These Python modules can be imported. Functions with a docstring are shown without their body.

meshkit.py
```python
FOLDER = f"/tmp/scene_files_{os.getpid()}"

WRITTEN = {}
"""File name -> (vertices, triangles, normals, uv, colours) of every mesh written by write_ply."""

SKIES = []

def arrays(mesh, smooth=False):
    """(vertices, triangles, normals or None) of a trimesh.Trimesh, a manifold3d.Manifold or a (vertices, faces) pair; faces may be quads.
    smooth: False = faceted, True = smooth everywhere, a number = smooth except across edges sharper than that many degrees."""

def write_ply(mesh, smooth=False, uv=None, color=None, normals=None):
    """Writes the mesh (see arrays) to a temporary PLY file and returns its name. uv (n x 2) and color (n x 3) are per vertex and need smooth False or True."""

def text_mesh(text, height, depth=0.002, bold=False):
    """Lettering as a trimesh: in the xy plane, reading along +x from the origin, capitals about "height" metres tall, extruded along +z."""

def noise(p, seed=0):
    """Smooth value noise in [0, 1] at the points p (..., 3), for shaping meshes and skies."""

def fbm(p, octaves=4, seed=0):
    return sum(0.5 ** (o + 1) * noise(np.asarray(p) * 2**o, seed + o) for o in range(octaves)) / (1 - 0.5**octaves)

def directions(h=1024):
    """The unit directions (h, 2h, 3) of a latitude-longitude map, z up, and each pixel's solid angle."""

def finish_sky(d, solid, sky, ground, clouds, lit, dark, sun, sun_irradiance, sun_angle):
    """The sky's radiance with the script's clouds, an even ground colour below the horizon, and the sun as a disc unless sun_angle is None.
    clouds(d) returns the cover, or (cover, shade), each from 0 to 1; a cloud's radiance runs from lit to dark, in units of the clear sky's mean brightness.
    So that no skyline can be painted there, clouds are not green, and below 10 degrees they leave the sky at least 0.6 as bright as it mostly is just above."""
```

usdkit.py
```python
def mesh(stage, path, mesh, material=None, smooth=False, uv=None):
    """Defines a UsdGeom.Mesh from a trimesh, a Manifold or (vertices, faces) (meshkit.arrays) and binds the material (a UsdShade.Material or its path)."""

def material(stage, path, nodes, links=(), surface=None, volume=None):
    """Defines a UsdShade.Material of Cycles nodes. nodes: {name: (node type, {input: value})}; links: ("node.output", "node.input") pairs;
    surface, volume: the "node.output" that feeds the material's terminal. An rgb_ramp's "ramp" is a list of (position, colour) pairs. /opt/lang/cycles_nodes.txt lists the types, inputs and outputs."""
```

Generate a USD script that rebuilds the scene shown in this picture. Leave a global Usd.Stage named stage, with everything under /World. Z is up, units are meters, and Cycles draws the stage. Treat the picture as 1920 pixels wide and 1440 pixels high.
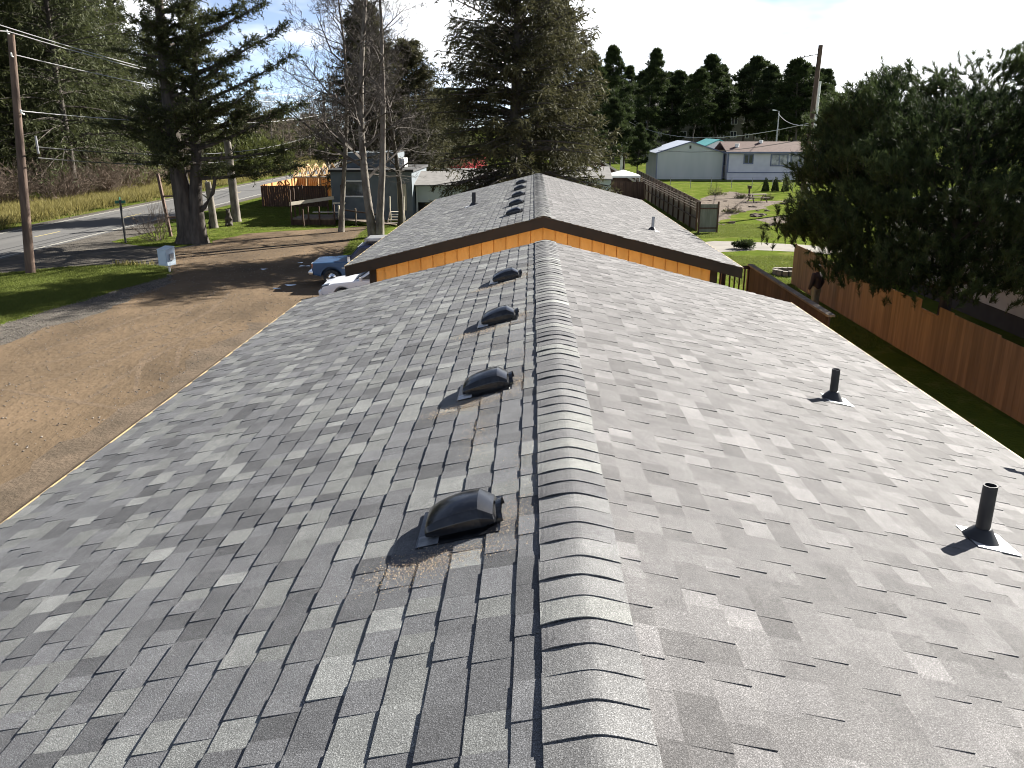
import math, numpy as np, trimesh, manifold3d as m3, usdkit, meshkit
from pxr import Usd, UsdGeom, UsdLux, UsdShade, Gf, Sdf, Vt

stage = Usd.Stage.CreateInMemory()
UsdGeom.SetStageUpAxis(stage, 'Z')
UsdGeom.SetStageMetersPerUnit(stage, 1.0)
UsdGeom.Xform.Define(stage, '/World')
UsdGeom.Scope.Define(stage, '/World/Looks')

# ------------------------------------------------------------------ camera, sky, sun, exposure
F = 1540.0                                            # focal length in pixels of the 1920 wide photograph
CAM = np.array([-0.195, 0.0, 6.8])
PITCH = math.atan(480 / F)
YAW = math.atan(40 * math.cos(PITCH) / F)
FW = np.array([-math.sin(YAW) * math.cos(PITCH), math.cos(YAW) * math.cos(PITCH), -math.sin(PITCH)])
RT = np.array([math.cos(YAW), math.sin(YAW), 0.0])
UP = np.cross(RT, FW)
cam = UsdGeom.Camera.Define(stage, '/World/camera')
cam.CreateHorizontalApertureAttr(36.0)
cam.CreateVerticalApertureAttr(27.0)
cam.CreateFocalLengthAttr(36.0 * F / 1920)
cam.CreateClippingRangeAttr(Gf.Vec2f(0.05, 5000.0))
M4 = np.eye(4); M4[0, :3] = RT; M4[1, :3] = UP; M4[2, :3] = -FW; M4[3, :3] = CAM
cam.AddTransformOp().Set(Gf.Matrix4d(*M4.ravel().tolist()))
cam.CreateExposureAttr(1.95)

SUN_AZ, SUN_EL = math.radians(48.0), math.radians(28.0)     # azimuth from +y towards +x
SUN = np.array([math.sin(SUN_AZ) * math.cos(SUN_EL), math.cos(SUN_AZ) * math.cos(SUN_EL), math.sin(SUN_EL)])
sky_mat = usdkit.material(stage, '/World/Looks/sky_air', {
    'sky': ('sky_texture', {'sky_type': 'single_scattering', 'sun_disc': False, 'sun_elevation': SUN_EL, 'sun_rotation': SUN_AZ,
                            'altitude': 0.0, 'air_density': 0.36, 'aerosol_density': 0.25, 'ozone_density': 1.0}),
    'geo': ('texture_coordinate', {}),
    'xyz': ('separate_xyz', {}),
    'band': ('map_range', {'range_type': 'smoothstep', 'from_min': 0.12, 'from_max': 0.34, 'to_min': 1.0, 'to_max': 0.12, 'clamp': True}),
    'map': ('mapping', {'scale': (1.0, 1.0, 3.0), 'location': (3.18, 0.4, 0.0)}),
    'n': ('noise_texture', {'scale': 2.4, 'detail': 5.0, 'roughness': 0.55}),
    'r': ('rgb_ramp', {'ramp': [(0.0, (0.0,) * 3), (0.41, (0.12,) * 3), (0.53, (1.0,) * 3), (1.0, (1,) * 3)]}),
    'bw': ('rgb_to_bw', {}),
    'fac': ('math', {'math_type': 'multiply'}),
    'white': ('mix', {'mix_type': 'mix', 'color2': (8.6, 8.8, 9.0)}),
    'bg': ('background_shader', {'strength': 0.05})},
    [('geo.generated', 'map.vector'), ('geo.generated', 'xyz.vector'), ('xyz.z', 'band.value'), ('map.vector', 'n.vector'), ('n.fac', 'r.fac'), ('r.color', 'bw.color'),
     ('bw.val', 'fac.value1'), ('band.result', 'fac.value2'), ('fac.value', 'white.fac'),
     ('sky.color', 'white.color1'), ('white.color', 'bg.color')], surface='bg.background')
dome = UsdLux.DomeLight.Define(stage, '/World/sky')
UsdShade.MaterialBindingAPI.Apply(dome.GetPrim()).Bind(sky_mat)
dome.GetPrim().SetCustomDataByKey('kind', 'structure')
sun = UsdLux.DistantLight.Define(stage, '/World/sun')
sun.CreateIntensityAttr(1.25)
sun.CreateAngleAttr(0.5)
sun.CreateNormalizeAttr(True)
sun.CreateColorAttr(Gf.Vec3f(1.0, 0.95, 0.865))
zx = SUN; xx = np.cross([0, 0, 1.0], zx); xx /= np.linalg.norm(xx); yx = np.cross(zx, xx)
M5 = np.eye(4); M5[0, :3] = xx; M5[1, :3] = yx; M5[2, :3] = zx
sun.AddTransformOp().Set(Gf.Matrix4d(*M5.ravel().tolist()))


# survey: where the sight line through a pixel of the 1920 x 1440 photograph meets a level, or a distance ahead
def ray(px, py):
    d = FW * F + RT * (px - 960) + UP * (720 - py)
    return d / np.linalg.norm(d)
def on(px, py, z=0.0):
    d = ray(px, py)
    return CAM + d * ((z - CAM[2]) / d[2])
def at(px, py, D):
    d = ray(px, py)
    return CAM + d * (D / d[1])
def proj(p):
    q = np.asarray(p, float) - CAM
    dep = q @ FW
    return 960 + F * (q @ RT) / dep, 720 - F * (q @ UP) / dep, dep

# ------------------------------------------------------------------ prims
taken = {}
def numbered(parent, name):
    k = (parent, name)
    n = taken.get(k, 0); taken[k] = n + 1
    return f'{parent}/{name}' if n == 0 else f'{parent}/{name}_{n:03d}'
def ppath(parent):
    return '/World' if parent is None else str(parent.GetPath())
def tag(p, label=None, cat=None, group=None, kind=None):
    for k, v in (('label', label), ('category', cat), ('group', group), ('kind', kind)):
        if v: p.SetCustomDataByKey(k, v)
    return p
def thing(name, label, cat, loc=(0, 0, 0), rz=0.0, group=None, scale=None):
    x = UsdGeom.Xform.Define(stage, numbered('/World', name))
    x.AddTranslateOp().Set(Gf.Vec3d(*map(float, loc)))
    if rz: x.AddRotateZOp().Set(float(rz))
    if scale: x.AddScaleOp().Set(Gf.Vec3f(*map(float, scale)))
    return tag(x.GetPrim(), label, cat, group)
def copy_of(src, label, cat, loc, rz=0.0, scale=None, group=None):
    name = src.GetName().rstrip("0123456789").rstrip("_")
    t = thing(name, label, cat, loc, rz, group, scale)
    t.GetReferences().AddInternalReference(src.GetPath())
    t.SetInstanceable(True)
    return t
def put(name, v, f, mat, parent=None, tone=None, smooth=False, kind=None, label=None):
    path = numbered(ppath(parent), name)
    v = np.asarray(v, float); f = np.asarray(f, int)
    if smooth is not False and tone is None:
        m = usdkit.mesh(stage, path, (v, f), mat, smooth=smooth)
    else:
        m = UsdGeom.Mesh.Define(stage, path)
        m.CreatePointsAttr(Vt.Vec3fArray.FromNumpy(v.astype(np.float32)))
        k = f.shape[1]
        m.CreateFaceVertexCountsAttr(Vt.IntArray.FromNumpy(np.full(len(f), k, np.int32)))
        m.CreateFaceVertexIndicesAttr(Vt.IntArray.FromNumpy(f.astype(np.int32).ravel()))
        m.CreateSubdivisionSchemeAttr('none')
        UsdShade.MaterialBindingAPI.Apply(m.GetPrim()).Bind(mat)
        if tone is not None:
            UsdGeom.PrimvarsAPI(m).CreatePrimvar('tone', Sdf.ValueTypeNames.Color3fArray, 'vertex').Set(Vt.Vec3fArray.FromNumpy(np.asarray(tone, np.float32)))
    p = m.GetPrim()
    return tag(p, label=label, kind=kind)

class MB:
    """collects shapes that become one mesh"""
    def __init__(s): s.v, s.f, s.n = [], [], 0
    def add(s, v, f):
        v = np.asarray(v, float); f = np.asarray(f, int)
        if f.shape[1] == 4: f = np.vstack([f[:, [0, 1, 2]], f[:, [0, 2, 3]]])
        s.v.append(v); s.f.append(f + s.n); s.n += len(v); return s
    def tm(s, m): return s.add(m.vertices, m.faces)
    def man(s, m):
        g = m.to_mesh(); return s.add(np.array(g.vert_properties)[:, :3], np.array(g.tri_verts))
    def box(s, c, size, rz=0.0, ry=0.0, rx=0.0):
        h = np.array(size) / 2.0
        v = np.array([[x, y, z] for x in (-1, 1) for y in (-1, 1) for z in (-1, 1)], float) * h
        for a, ax in ((rx, 0), (ry, 1), (rz, 2)):
            if a:
                R = trimesh.transformations.rotation_matrix(math.radians(a), np.eye(3)[ax])[:3, :3]
                v = v @ R.T
        f = [[0, 1, 3, 2], [4, 6, 7, 5], [0, 4, 5, 1], [2, 3, 7, 6], [0, 2, 6, 4], [1, 5, 7, 3]]
        return s.add(v + np.array(c, float), f)
    def span(s, a, b):
        a, b = np.array(a, float), np.array(b, float)
        return s.box((a + b) / 2, np.abs(b - a))
    def bar(s, p, q, w, t, up=(0, 0, 1)):
        p, q = np.array(p, float), np.array(q, float)
        d = q - p; L = np.linalg.norm(d); d /= L
        a = np.cross(d, up); n = np.linalg.norm(a)
        a = np.array([1.0, 0, 0]) if n < 1e-6 else a / n
        b = np.cross(a, d)
        v = [p + sx * a * w / 2 + sz * b * t / 2 + sl * d * L for sl in (0, 1) for sx in (-1, 1) for sz in (-1, 1)]
        f = [[0, 1, 3, 2], [4, 6, 7, 5], [0, 4, 5, 1], [2, 3, 7, 6], [0, 2, 6, 4], [1, 5, 7, 3]]
        return s.add(v, f)
    def tube(s, pts, r, sides=6, cap=True):
        p = np.asarray(pts, float); r = np.broadcast_to(np.asarray(r, float), (len(p),))
        t = np.gradient(p, axis=0); t /= np.linalg.norm(t, axis=1, keepdims=True) + 1e-12
        ref = np.where(np.abs(t[:, 2:]) < 0.9, [0, 0, 1.0], [1.0, 0, 0])
        a = np.cross(t, ref); a /= np.linalg.norm(a, axis=1, keepdims=True) + 1e-12
        b = np.cross(t, a); an = np.arange(sides) * 2 * np.pi / sides
        v = (p[:, None] + r[:, None, None] * (np.cos(an)[None, :, None] * a[:, None] + np.sin(an)[None, :, None] * b[:, None])).reshape(-1, 3)
        i, j = np.meshgrid(np.arange(len(p) - 1), np.arange(sides), indexing='ij')
        q = np.stack([i * sides + j, i * sides + (j + 1) % sides, (i + 1) * sides + (j + 1) % sides, (i + 1) * sides + j], -1).reshape(-1, 4)
        f = np.vstack([q[:, [0, 2, 1]], q[:, [0, 3, 2]]])
        if cap:
            n = len(v); v = np.vstack([v, p[:1], p[-1:]]); k = np.arange(sides); e = (len(p) - 1) * sides
            f = np.vstack([f, np.stack([np.full(sides, n), k, (k + 1) % sides], 1), np.stack([np.full(sides, n + 1), e + (k + 1) % sides, e + k], 1)])
        return s.add(v, f)
    def prism(s, poly, axis, lo, hi):
        """polygon in the two other axes, extruded along an axis"""
        from shapely.geometry import Polygon
        m = trimesh.creation.extrude_polygon(Polygon(poly), hi - lo, engine='earcut')
        v = m.vertices.copy()
        if axis == 'y': v = np.stack([v[:, 0], v[:, 2] + lo, v[:, 1]], 1)
        elif axis == 'x': v = np.stack([v[:, 2] + lo, v[:, 0], v[:, 1]], 1)
        else: v[:, 2] += lo
        f = m.faces[:, ::-1] if axis == 'y' else m.faces
        return s.add(v, f)
    def arrays(s): return np.vstack(s.v), np.vstack(s.f)
    def put(s, name, mat, parent=None, **k):
        v, f = s.arrays(); return put(name, v, f, mat, parent, **k)

def segs(P, Q, r0, r1, sides=3):
    """many straight tapered twigs at once"""
    P, Q = np.asarray(P, float), np.asarray(Q, float)
    n = len(P); d = Q - P; d /= np.linalg.norm(d, axis=1, keepdims=True) + 1e-12
    ref = np.where(np.abs(d[:, 2:]) < 0.9, [0, 0, 1.0], [1.0, 0, 0])
    a = np.cross(d, ref); a /= np.linalg.norm(a, axis=1, keepdims=True) + 1e-12; b = np.cross(d, a)
    an = np.arange(sides) * 2 * np.pi / sides
    ring = np.cos(an)[None, :, None] * a[:, None] + np.sin(an)[None, :, None] * b[:, None]
    v = np.concatenate([P[:, None] + ring * np.broadcast_to(r0, n)[:, None, None], Q[:, None] + ring * np.broadcast_to(r1, n)[:, None, None]], 1)
    k = np.arange(sides); kn = (k + 1) % sides
    loc = np.vstack([np.stack([k, kn + sides, kn], 1), np.stack([k, k + sides, kn + sides], 1)])
    f = (np.arange(n)[:, None, None] * 2 * sides + loc[None]).reshape(-1, 3)
    return v.reshape(-1, 3), f

# ------------------------------------------------------------------ materials
def principled(name, c0, c1=None, scale=4.0, detail=4.0, rough=0.8, bump=0.0, bscale=None, bdist=0.02, metal=0.0, spec=0.4, stretch=None,
               obj=False, c2=None, mid=(0.35, 0.65), island=0.0, orand=0.0, coat=0.0, roughness=0.55):
    c1 = c1 if c1 is not None else tuple(x * 0.75 for x in c0)
    ramp = [(mid[0], c0), (mid[1], c1)] if c2 is None else [(mid[0], c0), (0.5, c2), (mid[1], c1)]
    N = {'geo': ('geometry', {}), 'tc': ('texture_coordinate', {}), 'map': ('mapping', {'scale': stretch or (1, 1, 1)}),
         'n': ('noise_texture', {'scale': scale, 'detail': detail, 'roughness': roughness}), 'r': ('rgb_ramp', {'ramp': ramp}),
         'p': ('principled_bsdf', {'roughness': rough, 'metallic': metal, 'specular_ior_level': spec, 'coat_weight': coat})}
    L = [('tc.object' if obj else 'geo.position', 'map.vector'), ('map.vector', 'n.vector'), ('n.fac', 'r.fac')]
    last = 'r.color'
    if island:
        N['ir'] = ('map_range', {'from_min': 0.0, 'from_max': 1.0, 'to_min': 1 - island, 'to_max': 1 + island})
        N['im'] = ('vector_math', {'math_type': 'scale'})
        L += [('geo.random_per_island', 'ir.value'), ('ir.result', 'im.scale'), (last, 'im.vector1')]
        last = 'im.vector'
    if orand:
        N['oi'] = ('object_info', {})
        N['orr'] = ('map_range', {'from_min': 0.0, 'from_max': 1.0, 'to_min': 1 - orand, 'to_max': 1 + orand})
        N['om'] = ('vector_math', {'math_type': 'scale'})
        L += [('oi.random', 'orr.value'), ('orr.result', 'om.scale'), (last, 'om.vector1')]
        last = 'om.vector'
    L.append((last, 'p.base_color'))
    if bump:
        N['bn'] = ('noise_texture', {'scale': bscale or scale * 6, 'detail': 4.0, 'roughness': 0.6})
        N['b'] = ('bump', {'strength': bump, 'distance': bdist})
        L += [('map.vector', 'bn.vector'), ('bn.fac', 'b.height'), ('b.normal', 'p.normal')]
    return usdkit.material(stage, '/World/Looks/' + name, N, L, surface='p.BSDF')

def shingle_mat(name, k=1.0):
    return usdkit.material(stage, '/World/Looks/' + name, {
        'geo': ('geometry', {}), 'a': ('attribute', {'attribute': 'tone'}),
        'n': ('noise_texture', {'scale': 230.0 / k, 'detail': 2.0, 'roughness': 0.7}),
        'r': ('rgb_ramp', {'ramp': [(0.30, (0.35,) * 3), (0.48, (0.85,) * 3), (0.56, (1.1,) * 3), (0.68, (2.3,) * 3)]}),
        'n2': ('noise_texture', {'scale': 5.0, 'detail': 5.0, 'roughness': 0.65}),
        'r2': ('rgb_ramp', {'ramp': [(0.3, (0.82, 0.81, 0.81)), (0.7, (1.16, 1.15, 1.13))]}),
        'm1': ('vector_math', {'math_type': 'multiply'}), 'm2': ('vector_math', {'math_type': 'multiply'}),
        'b': ('bump', {'strength': 0.55, 'distance': 0.003}),
        'p': ('principled_bsdf', {'roughness': 0.85, 'specular_ior_level': 0.2})},
        [('geo.position', 'n.vector'), ('geo.position', 'n2.vector'), ('n.fac', 'r.fac'), ('n2.fac', 'r2.fac'), ('a.color', 'm1.vector1'), ('r.color', 'm1.vector2'),
         ('m1.vector', 'm2.vector1'), ('r2.color', 'm2.vector2'), ('m2.vector', 'p.base_color'), ('n.fac', 'b.height'), ('b.normal', 'p.normal')], surface='p.BSDF')

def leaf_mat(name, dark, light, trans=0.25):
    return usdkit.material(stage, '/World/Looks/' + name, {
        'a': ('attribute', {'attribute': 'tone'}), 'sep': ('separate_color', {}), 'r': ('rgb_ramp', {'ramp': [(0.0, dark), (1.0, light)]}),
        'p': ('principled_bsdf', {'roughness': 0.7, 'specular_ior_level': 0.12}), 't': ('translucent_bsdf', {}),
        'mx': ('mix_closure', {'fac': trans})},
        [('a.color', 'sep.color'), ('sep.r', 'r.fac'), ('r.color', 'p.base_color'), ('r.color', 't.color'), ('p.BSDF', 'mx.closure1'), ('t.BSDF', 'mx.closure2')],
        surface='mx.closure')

K = {}
K['shingle'] = shingle_mat('asphalt_shingle')
K['shingle_far'] = shingle_mat('asphalt_shingle_far')
K['black_plastic'] = principled('black_plastic', (0.004, 0.0045, 0.006), (0.02, 0.021, 0.024), scale=14, rough=0.2, spec=0.5, bump=0.08, bscale=60, bdist=0.004, mid=(0.5, 0.85))
K['black_pipe'] = principled('black_pipe', (0.010, 0.011, 0.013), (0.02, 0.02, 0.022), scale=10, rough=0.45)
K['flange'] = principled('flange_plastic', (0.10, 0.11, 0.125), (0.2, 0.21, 0.22), scale=30, rough=0.45)
K['paper'] = principled('paper_label', (0.62, 0.63, 0.65), (0.4, 0.41, 0.42), scale=60, rough=0.6)
K['metal'] = principled('bright_flashing', (0.72, 0.72, 0.72), (0.6, 0.6, 0.6), scale=6, rough=0.4, metal=0.5)
K['grey_metal'] = principled('grey_metal', (0.33, 0.34, 0.35), (0.25, 0.25, 0.26), scale=6, rough=0.45, metal=0.4)
K['trim'] = principled('pale_trim', (0.50, 0.38, 0.19), (0.42, 0.31, 0.15), scale=3, rough=0.6)
K['orange'] = principled('orange_siding', (0.70, 0.42, 0.145), (0.62, 0.36, 0.12), scale=2.0, rough=0.7, stretch=(3, 3, .5), bump=0.2, bscale=30, bdist=0.003, orand=0.09)
K['brown'] = principled('brown_fascia', (0.0055, 0.004, 0.0035), (0.011, 0.0075, 0.0062), scale=3.5, rough=0.65, bump=0.15, bscale=40, bdist=0.003)
K['deckwood'] = principled('plywood_deck', (0.16, 0.11, 0.06), rough=0.8)
K['ground'] = principled('meadow', (0.05, 0.072, 0.014), (0.12, 0.125, 0.034), scale=0.35, detail=8, rough=0.9, bump=0.8, bscale=3.5, bdist=0.15, c2=(0.075, 0.098, 0.02), spec=0.0)
K['lawn'] = principled('lawn_grass', (0.075, 0.10, 0.020), (0.145, 0.155, 0.044), scale=0.8, detail=9, rough=0.85, bump=0.9, bscale=9, bdist=0.09, c2=(0.085, 0.115, 0.02), spec=0.0, roughness=0.65)
K['dirt'] = principled('dirt', (0.066, 0.050, 0.035), (0.150, 0.108, 0.070), scale=0.33, detail=9, rough=0.95, bump=0.6, bscale=5, bdist=0.06, c2=(0.115, 0.084, 0.055), spec=0.05, mid=(0.28, 0.66), stretch=(1.0, 0.55, 1), roughness=0.62)
K['gravel'] = principled('gravel', (0.055, 0.05, 0.043), (0.12, 0.107, 0.09), scale=1.1, detail=10, rough=0.95, bump=0.9, bscale=14, bdist=0.05, spec=0.15, roughness=0.75)
K['soil'] = principled('garden_soil', (0.075, 0.057, 0.044), (0.15, 0.12, 0.092), scale=0.7, detail=9, rough=0.95, bump=1.0, bscale=3, bdist=0.2, spec=0.1, roughness=0.7)
K['path'] = principled('pale_path', (0.14, 0.127, 0.11), (0.19, 0.175, 0.15), scale=0.8, detail=8, rough=0.95, bump=0.4, bscale=10, bdist=0.03)
K['asphalt'] = principled('asphalt', (0.075, 0.074, 0.073), (0.105, 0.103, 0.10), scale=0.5, detail=10, rough=0.85, bump=0.35, bscale=40, bdist=0.01, stretch=(1, .12, 1), roughness=0.6)
K['roadpaint'] = principled('road_paint', (0.5, 0.48, 0.4), (0.3, 0.29, 0.26), scale=3, detail=8, rough=0.7)
K['yellowpaint'] = principled('yellow_paint', (0.5, 0.40, 0.16), (0.3, 0.26, 0.14), scale=3, detail=8, rough=0.7)
K['bark'] = principled('bark', (0.03, 0.025, 0.021), (0.085, 0.072, 0.06), scale=3.5, detail=8, rough=0.95, bump=1.0, bscale=9, bdist=0.06, stretch=(1, 1, .22), obj=True)
K['palebark'] = principled('pale_bark', (0.075, 0.062, 0.05), (0.19, 0.17, 0.145), scale=3.0, detail=8, rough=0.9, bump=0.6, bscale=9, bdist=0.04, stretch=(1, 1, .5), obj=True)
K['twig'] = principled('twig', (0.05, 0.042, 0.036), (0.10, 0.086, 0.074), scale=1.5, rough=0.9, obj=True)
K['brush'] = principled('brush_twig', (0.11, 0.08, 0.06), (0.20, 0.155, 0.118), scale=1.0, rough=0.9, obj=True)
K['innerbark'] = principled('inner_bark', (0.03, 0.025, 0.02), (0.05, 0.042, 0.034), scale=3, rough=0.95, obj=True)
K['needle'] = leaf_mat('spruce_needles', (0.020, 0.027, 0.013), (0.095, 0.105, 0.042), 0.3)
K['needle_brown'] = leaf_mat('dry_spruce_needles', (0.028, 0.029, 0.016), (0.098, 0.094, 0.047), 0.28)
K['pine'] = leaf_mat('pine_needles', (0.015, 0.024, 0.011), (0.062, 0.082, 0.028), 0.25)
K['shorepine'] = leaf_mat('shore_pine_needles', (0.013, 0.023, 0.010), (0.098, 0.132, 0.050), 0.25)
K['bush'] = leaf_mat('bush_leaves', (0.03, 0.04, 0.012), (0.10, 0.11, 0.035), 0.3)
K['drygrass'] = leaf_mat('dry_grass', (0.10, 0.095, 0.03), (0.30, 0.26, 0.10), 0.35)
K['greenblade'] = leaf_mat('green_blades', (0.075, 0.105, 0.02), (0.175, 0.20, 0.05), 0.4)
K['polewood'] = principled('pole_wood', (0.05, 0.033, 0.026), (0.13, 0.088, 0.066), scale=3.5, detail=8, rough=0.9, bump=0.7, bscale=12, bdist=0.03, stretch=(1, 1, .18))
K['cedar'] = principled('cedar', (0.165, 0.09, 0.05), (0.24, 0.135, 0.076), scale=2.2, detail=6, rough=0.8, bump=0.3, bscale=25, bdist=0.004, stretch=(2.5, 2.5, .25), orand=0.2)
K['oldwood'] = principled('weathered_wood', (0.14, 0.105, 0.075), (0.24, 0.195, 0.15), scale=2.2, detail=6, rough=0.9, bump=0.3, bscale=25, bdist=0.004, stretch=(2.5, 2.5, .3), island=0.2)
K['darkwood'] = principled('dark_stained_wood', (0.055, 0.03, 0.02), (0.10, 0.058, 0.038), scale=2.2, detail=6, rough=0.85, stretch=(2.5, 2.5, .3), island=0.2)
K['rawlumber'] = principled('raw_lumber', (0.55, 0.36, 0.17), (0.66, 0.46, 0.25), scale=2.0, rough=0.75, island=0.12)
K['orangeboard'] = principled('new_fence_board', (0.52, 0.24, 0.07), (0.6, 0.3, 0.1), scale=2.0, rough=0.75, island=0.15)
K['whitewood'] = principled('pale_plank', (0.6, 0.55, 0.45), (0.5, 0.45, 0.36), scale=2.0, rough=0.75)
K['greygreen'] = principled('greygreen_panel', (0.13, 0.14, 0.11), (0.19, 0.2, 0.165), scale=2, rough=0.8, stretch=(2.5, 2.5, .3), island=0.15)
K['wire'] = principled('cable', (0.03, 0.03, 0.03), rough=0.5)
K['bright_wire'] = principled('bright_cable', (0.45, 0.45, 0.45), (0.4, 0.4, 0.4), rough=0.35, metal=0.7)
K['bluegrey'] = principled('blue_grey_siding', (0.095, 0.115, 0.13), (0.12, 0.14, 0.155), scale=1.5, rough=0.8)
K['beige'] = principled('beige_wall', (0.42, 0.38, 0.3), (0.36, 0.33, 0.27), scale=1.5, rough=0.8)
K['white'] = principled('white_paint', (0.75, 0.75, 0.73), (0.66, 0.66, 0.64), scale=1.5, rough=0.55)
K['palewall'] = principled('pale_green_wall', (0.44, 0.48, 0.46), (0.5, 0.54, 0.52), scale=1.2, rough=0.75)
K['lavender'] = principled('lavender_siding', (0.50, 0.50, 0.55), (0.56, 0.56, 0.6), scale=1.2, rough=0.7)
K['slateblue'] = principled('slate_blue_trim', (0.12, 0.14, 0.22), (0.15, 0.17, 0.25), scale=3, rough=0.6)
K['shedmetal'] = principled('shed_metal', (0.42, 0.45, 0.43), (0.48, 0.5, 0.48), scale=0.8, rough=0.5, stretch=(1, 1, .2))
K['shedroof'] = principled('shed_roof', (0.42, 0.46, 0.54), (0.48, 0.52, 0.6), scale=0.8, rough=0.4)
K['teal'] = principled('teal_roof', (0.06, 0.30, 0.30), (0.08, 0.36, 0.35), scale=0.8, rough=0.5)
K['brownroof'] = principled('brown_shingle_roof', (0.062, 0.030, 0.023), (0.095, 0.052, 0.042), scale=2.5, detail=8, rough=0.9)
K['redroof'] = principled('red_roof', (0.38, 0.03, 0.035), (0.45, 0.05, 0.05), scale=1.5, rough=0.6)
K['greyroof'] = principled('grey_roof', (0.15, 0.145, 0.135), (0.21, 0.2, 0.19), scale=2, detail=8, rough=0.9)
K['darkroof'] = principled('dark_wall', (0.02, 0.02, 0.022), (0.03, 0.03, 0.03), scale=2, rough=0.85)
K['apartment'] = principled('apartment_wall', (0.15, 0.14, 0.125), (0.18, 0.17, 0.15), scale=0.6, rough=0.85)
K['greyside'] = principled('grey_lap', (0.30, 0.30, 0.295), (0.36, 0.36, 0.35), scale=1.0, rough=0.8)
K['rubber'] = principled('rubber', (0.015, 0.015, 0.016), (0.03, 0.03, 0.03), scale=8, rough=0.8, obj=True)
K['chrome'] = principled('chrome', (0.6, 0.6, 0.62), (0.5, 0.5, 0.52), rough=0.18, metal=1.0, obj=True)
K['carblue'] = principled('blue_car_paint', (0.022, 0.058, 0.125), (0.025, 0.063, 0.135), rough=0.38, coat=0.15, obj=True)
K['carnavy'] = principled('navy_car_paint', (0.015, 0.022, 0.06), (0.018, 0.026, 0.07), rough=0.36, coat=0.12, spec=0.3, obj=True)
K['carwhite'] = principled('white_car_paint', (0.72, 0.73, 0.76), (0.7, 0.71, 0.74), rough=0.3, coat=0.6, obj=True)
K['lampglass'] = principled('lamp_lens', (0.6, 0.6, 0.58), (0.5, 0.5, 0.5), rough=0.15, obj=True)
K['amber'] = principled('amber_lens', (0.5, 0.16, 0.03), rough=0.3, obj=True)
K['carglass'] = usdkit.material(stage, '/World/Looks/car_glass', {'f': ('fresnel', {'IOR': 1.5}), 't': ('transparent_bsdf', {'color': (0.35, 0.38, 0.40)}),
    'g': ('glossy_bsdf', {'roughness': 0.03, 'color': (0.9, 0.9, 0.9)}), 'm': ('mix_closure', {})}, [('f.fac', 'm.fac'), ('t.BSDF', 'm.closure1'), ('g.BSDF', 'm.closure2')], surface='m.closure')
K['pane'] = principled('dark_pane', (0.03, 0.035, 0.045), (0.05, 0.055, 0.065), rough=0.08, spec=0.7)
K['boxblue'] = principled('pale_blue_metal', (0.46, 0.55, 0.62), (0.5, 0.58, 0.64), scale=2, rough=0.45)
K['signgreen'] = principled('sign_green', (0.01, 0.10, 0.06), (0.012, 0.12, 0.07), rough=0.5)
K['darkmetal'] = principled('dark_metal', (0.03, 0.03, 0.03), (0.05, 0.045, 0.04), rough=0.6)
K['rust'] = principled('rusty_steel', (0.07, 0.04, 0.03), (0.12, 0.07, 0.05), rough=0.7)
K['stone'] = principled('stone', (0.16, 0.14, 0.12), (0.26, 0.23, 0.2), scale=5, rough=0.9, bump=0.5, island=0.2)
K['sawdust'] = principled('sawdust', (0.72, 0.53, 0.32), (0.85, 0.68, 0.46), scale=40, rough=0.9, island=0.25)
K['skin'] = principled('skin', (0.42, 0.24, 0.17), (0.38, 0.21, 0.15), rough=0.55, obj=True)
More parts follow.
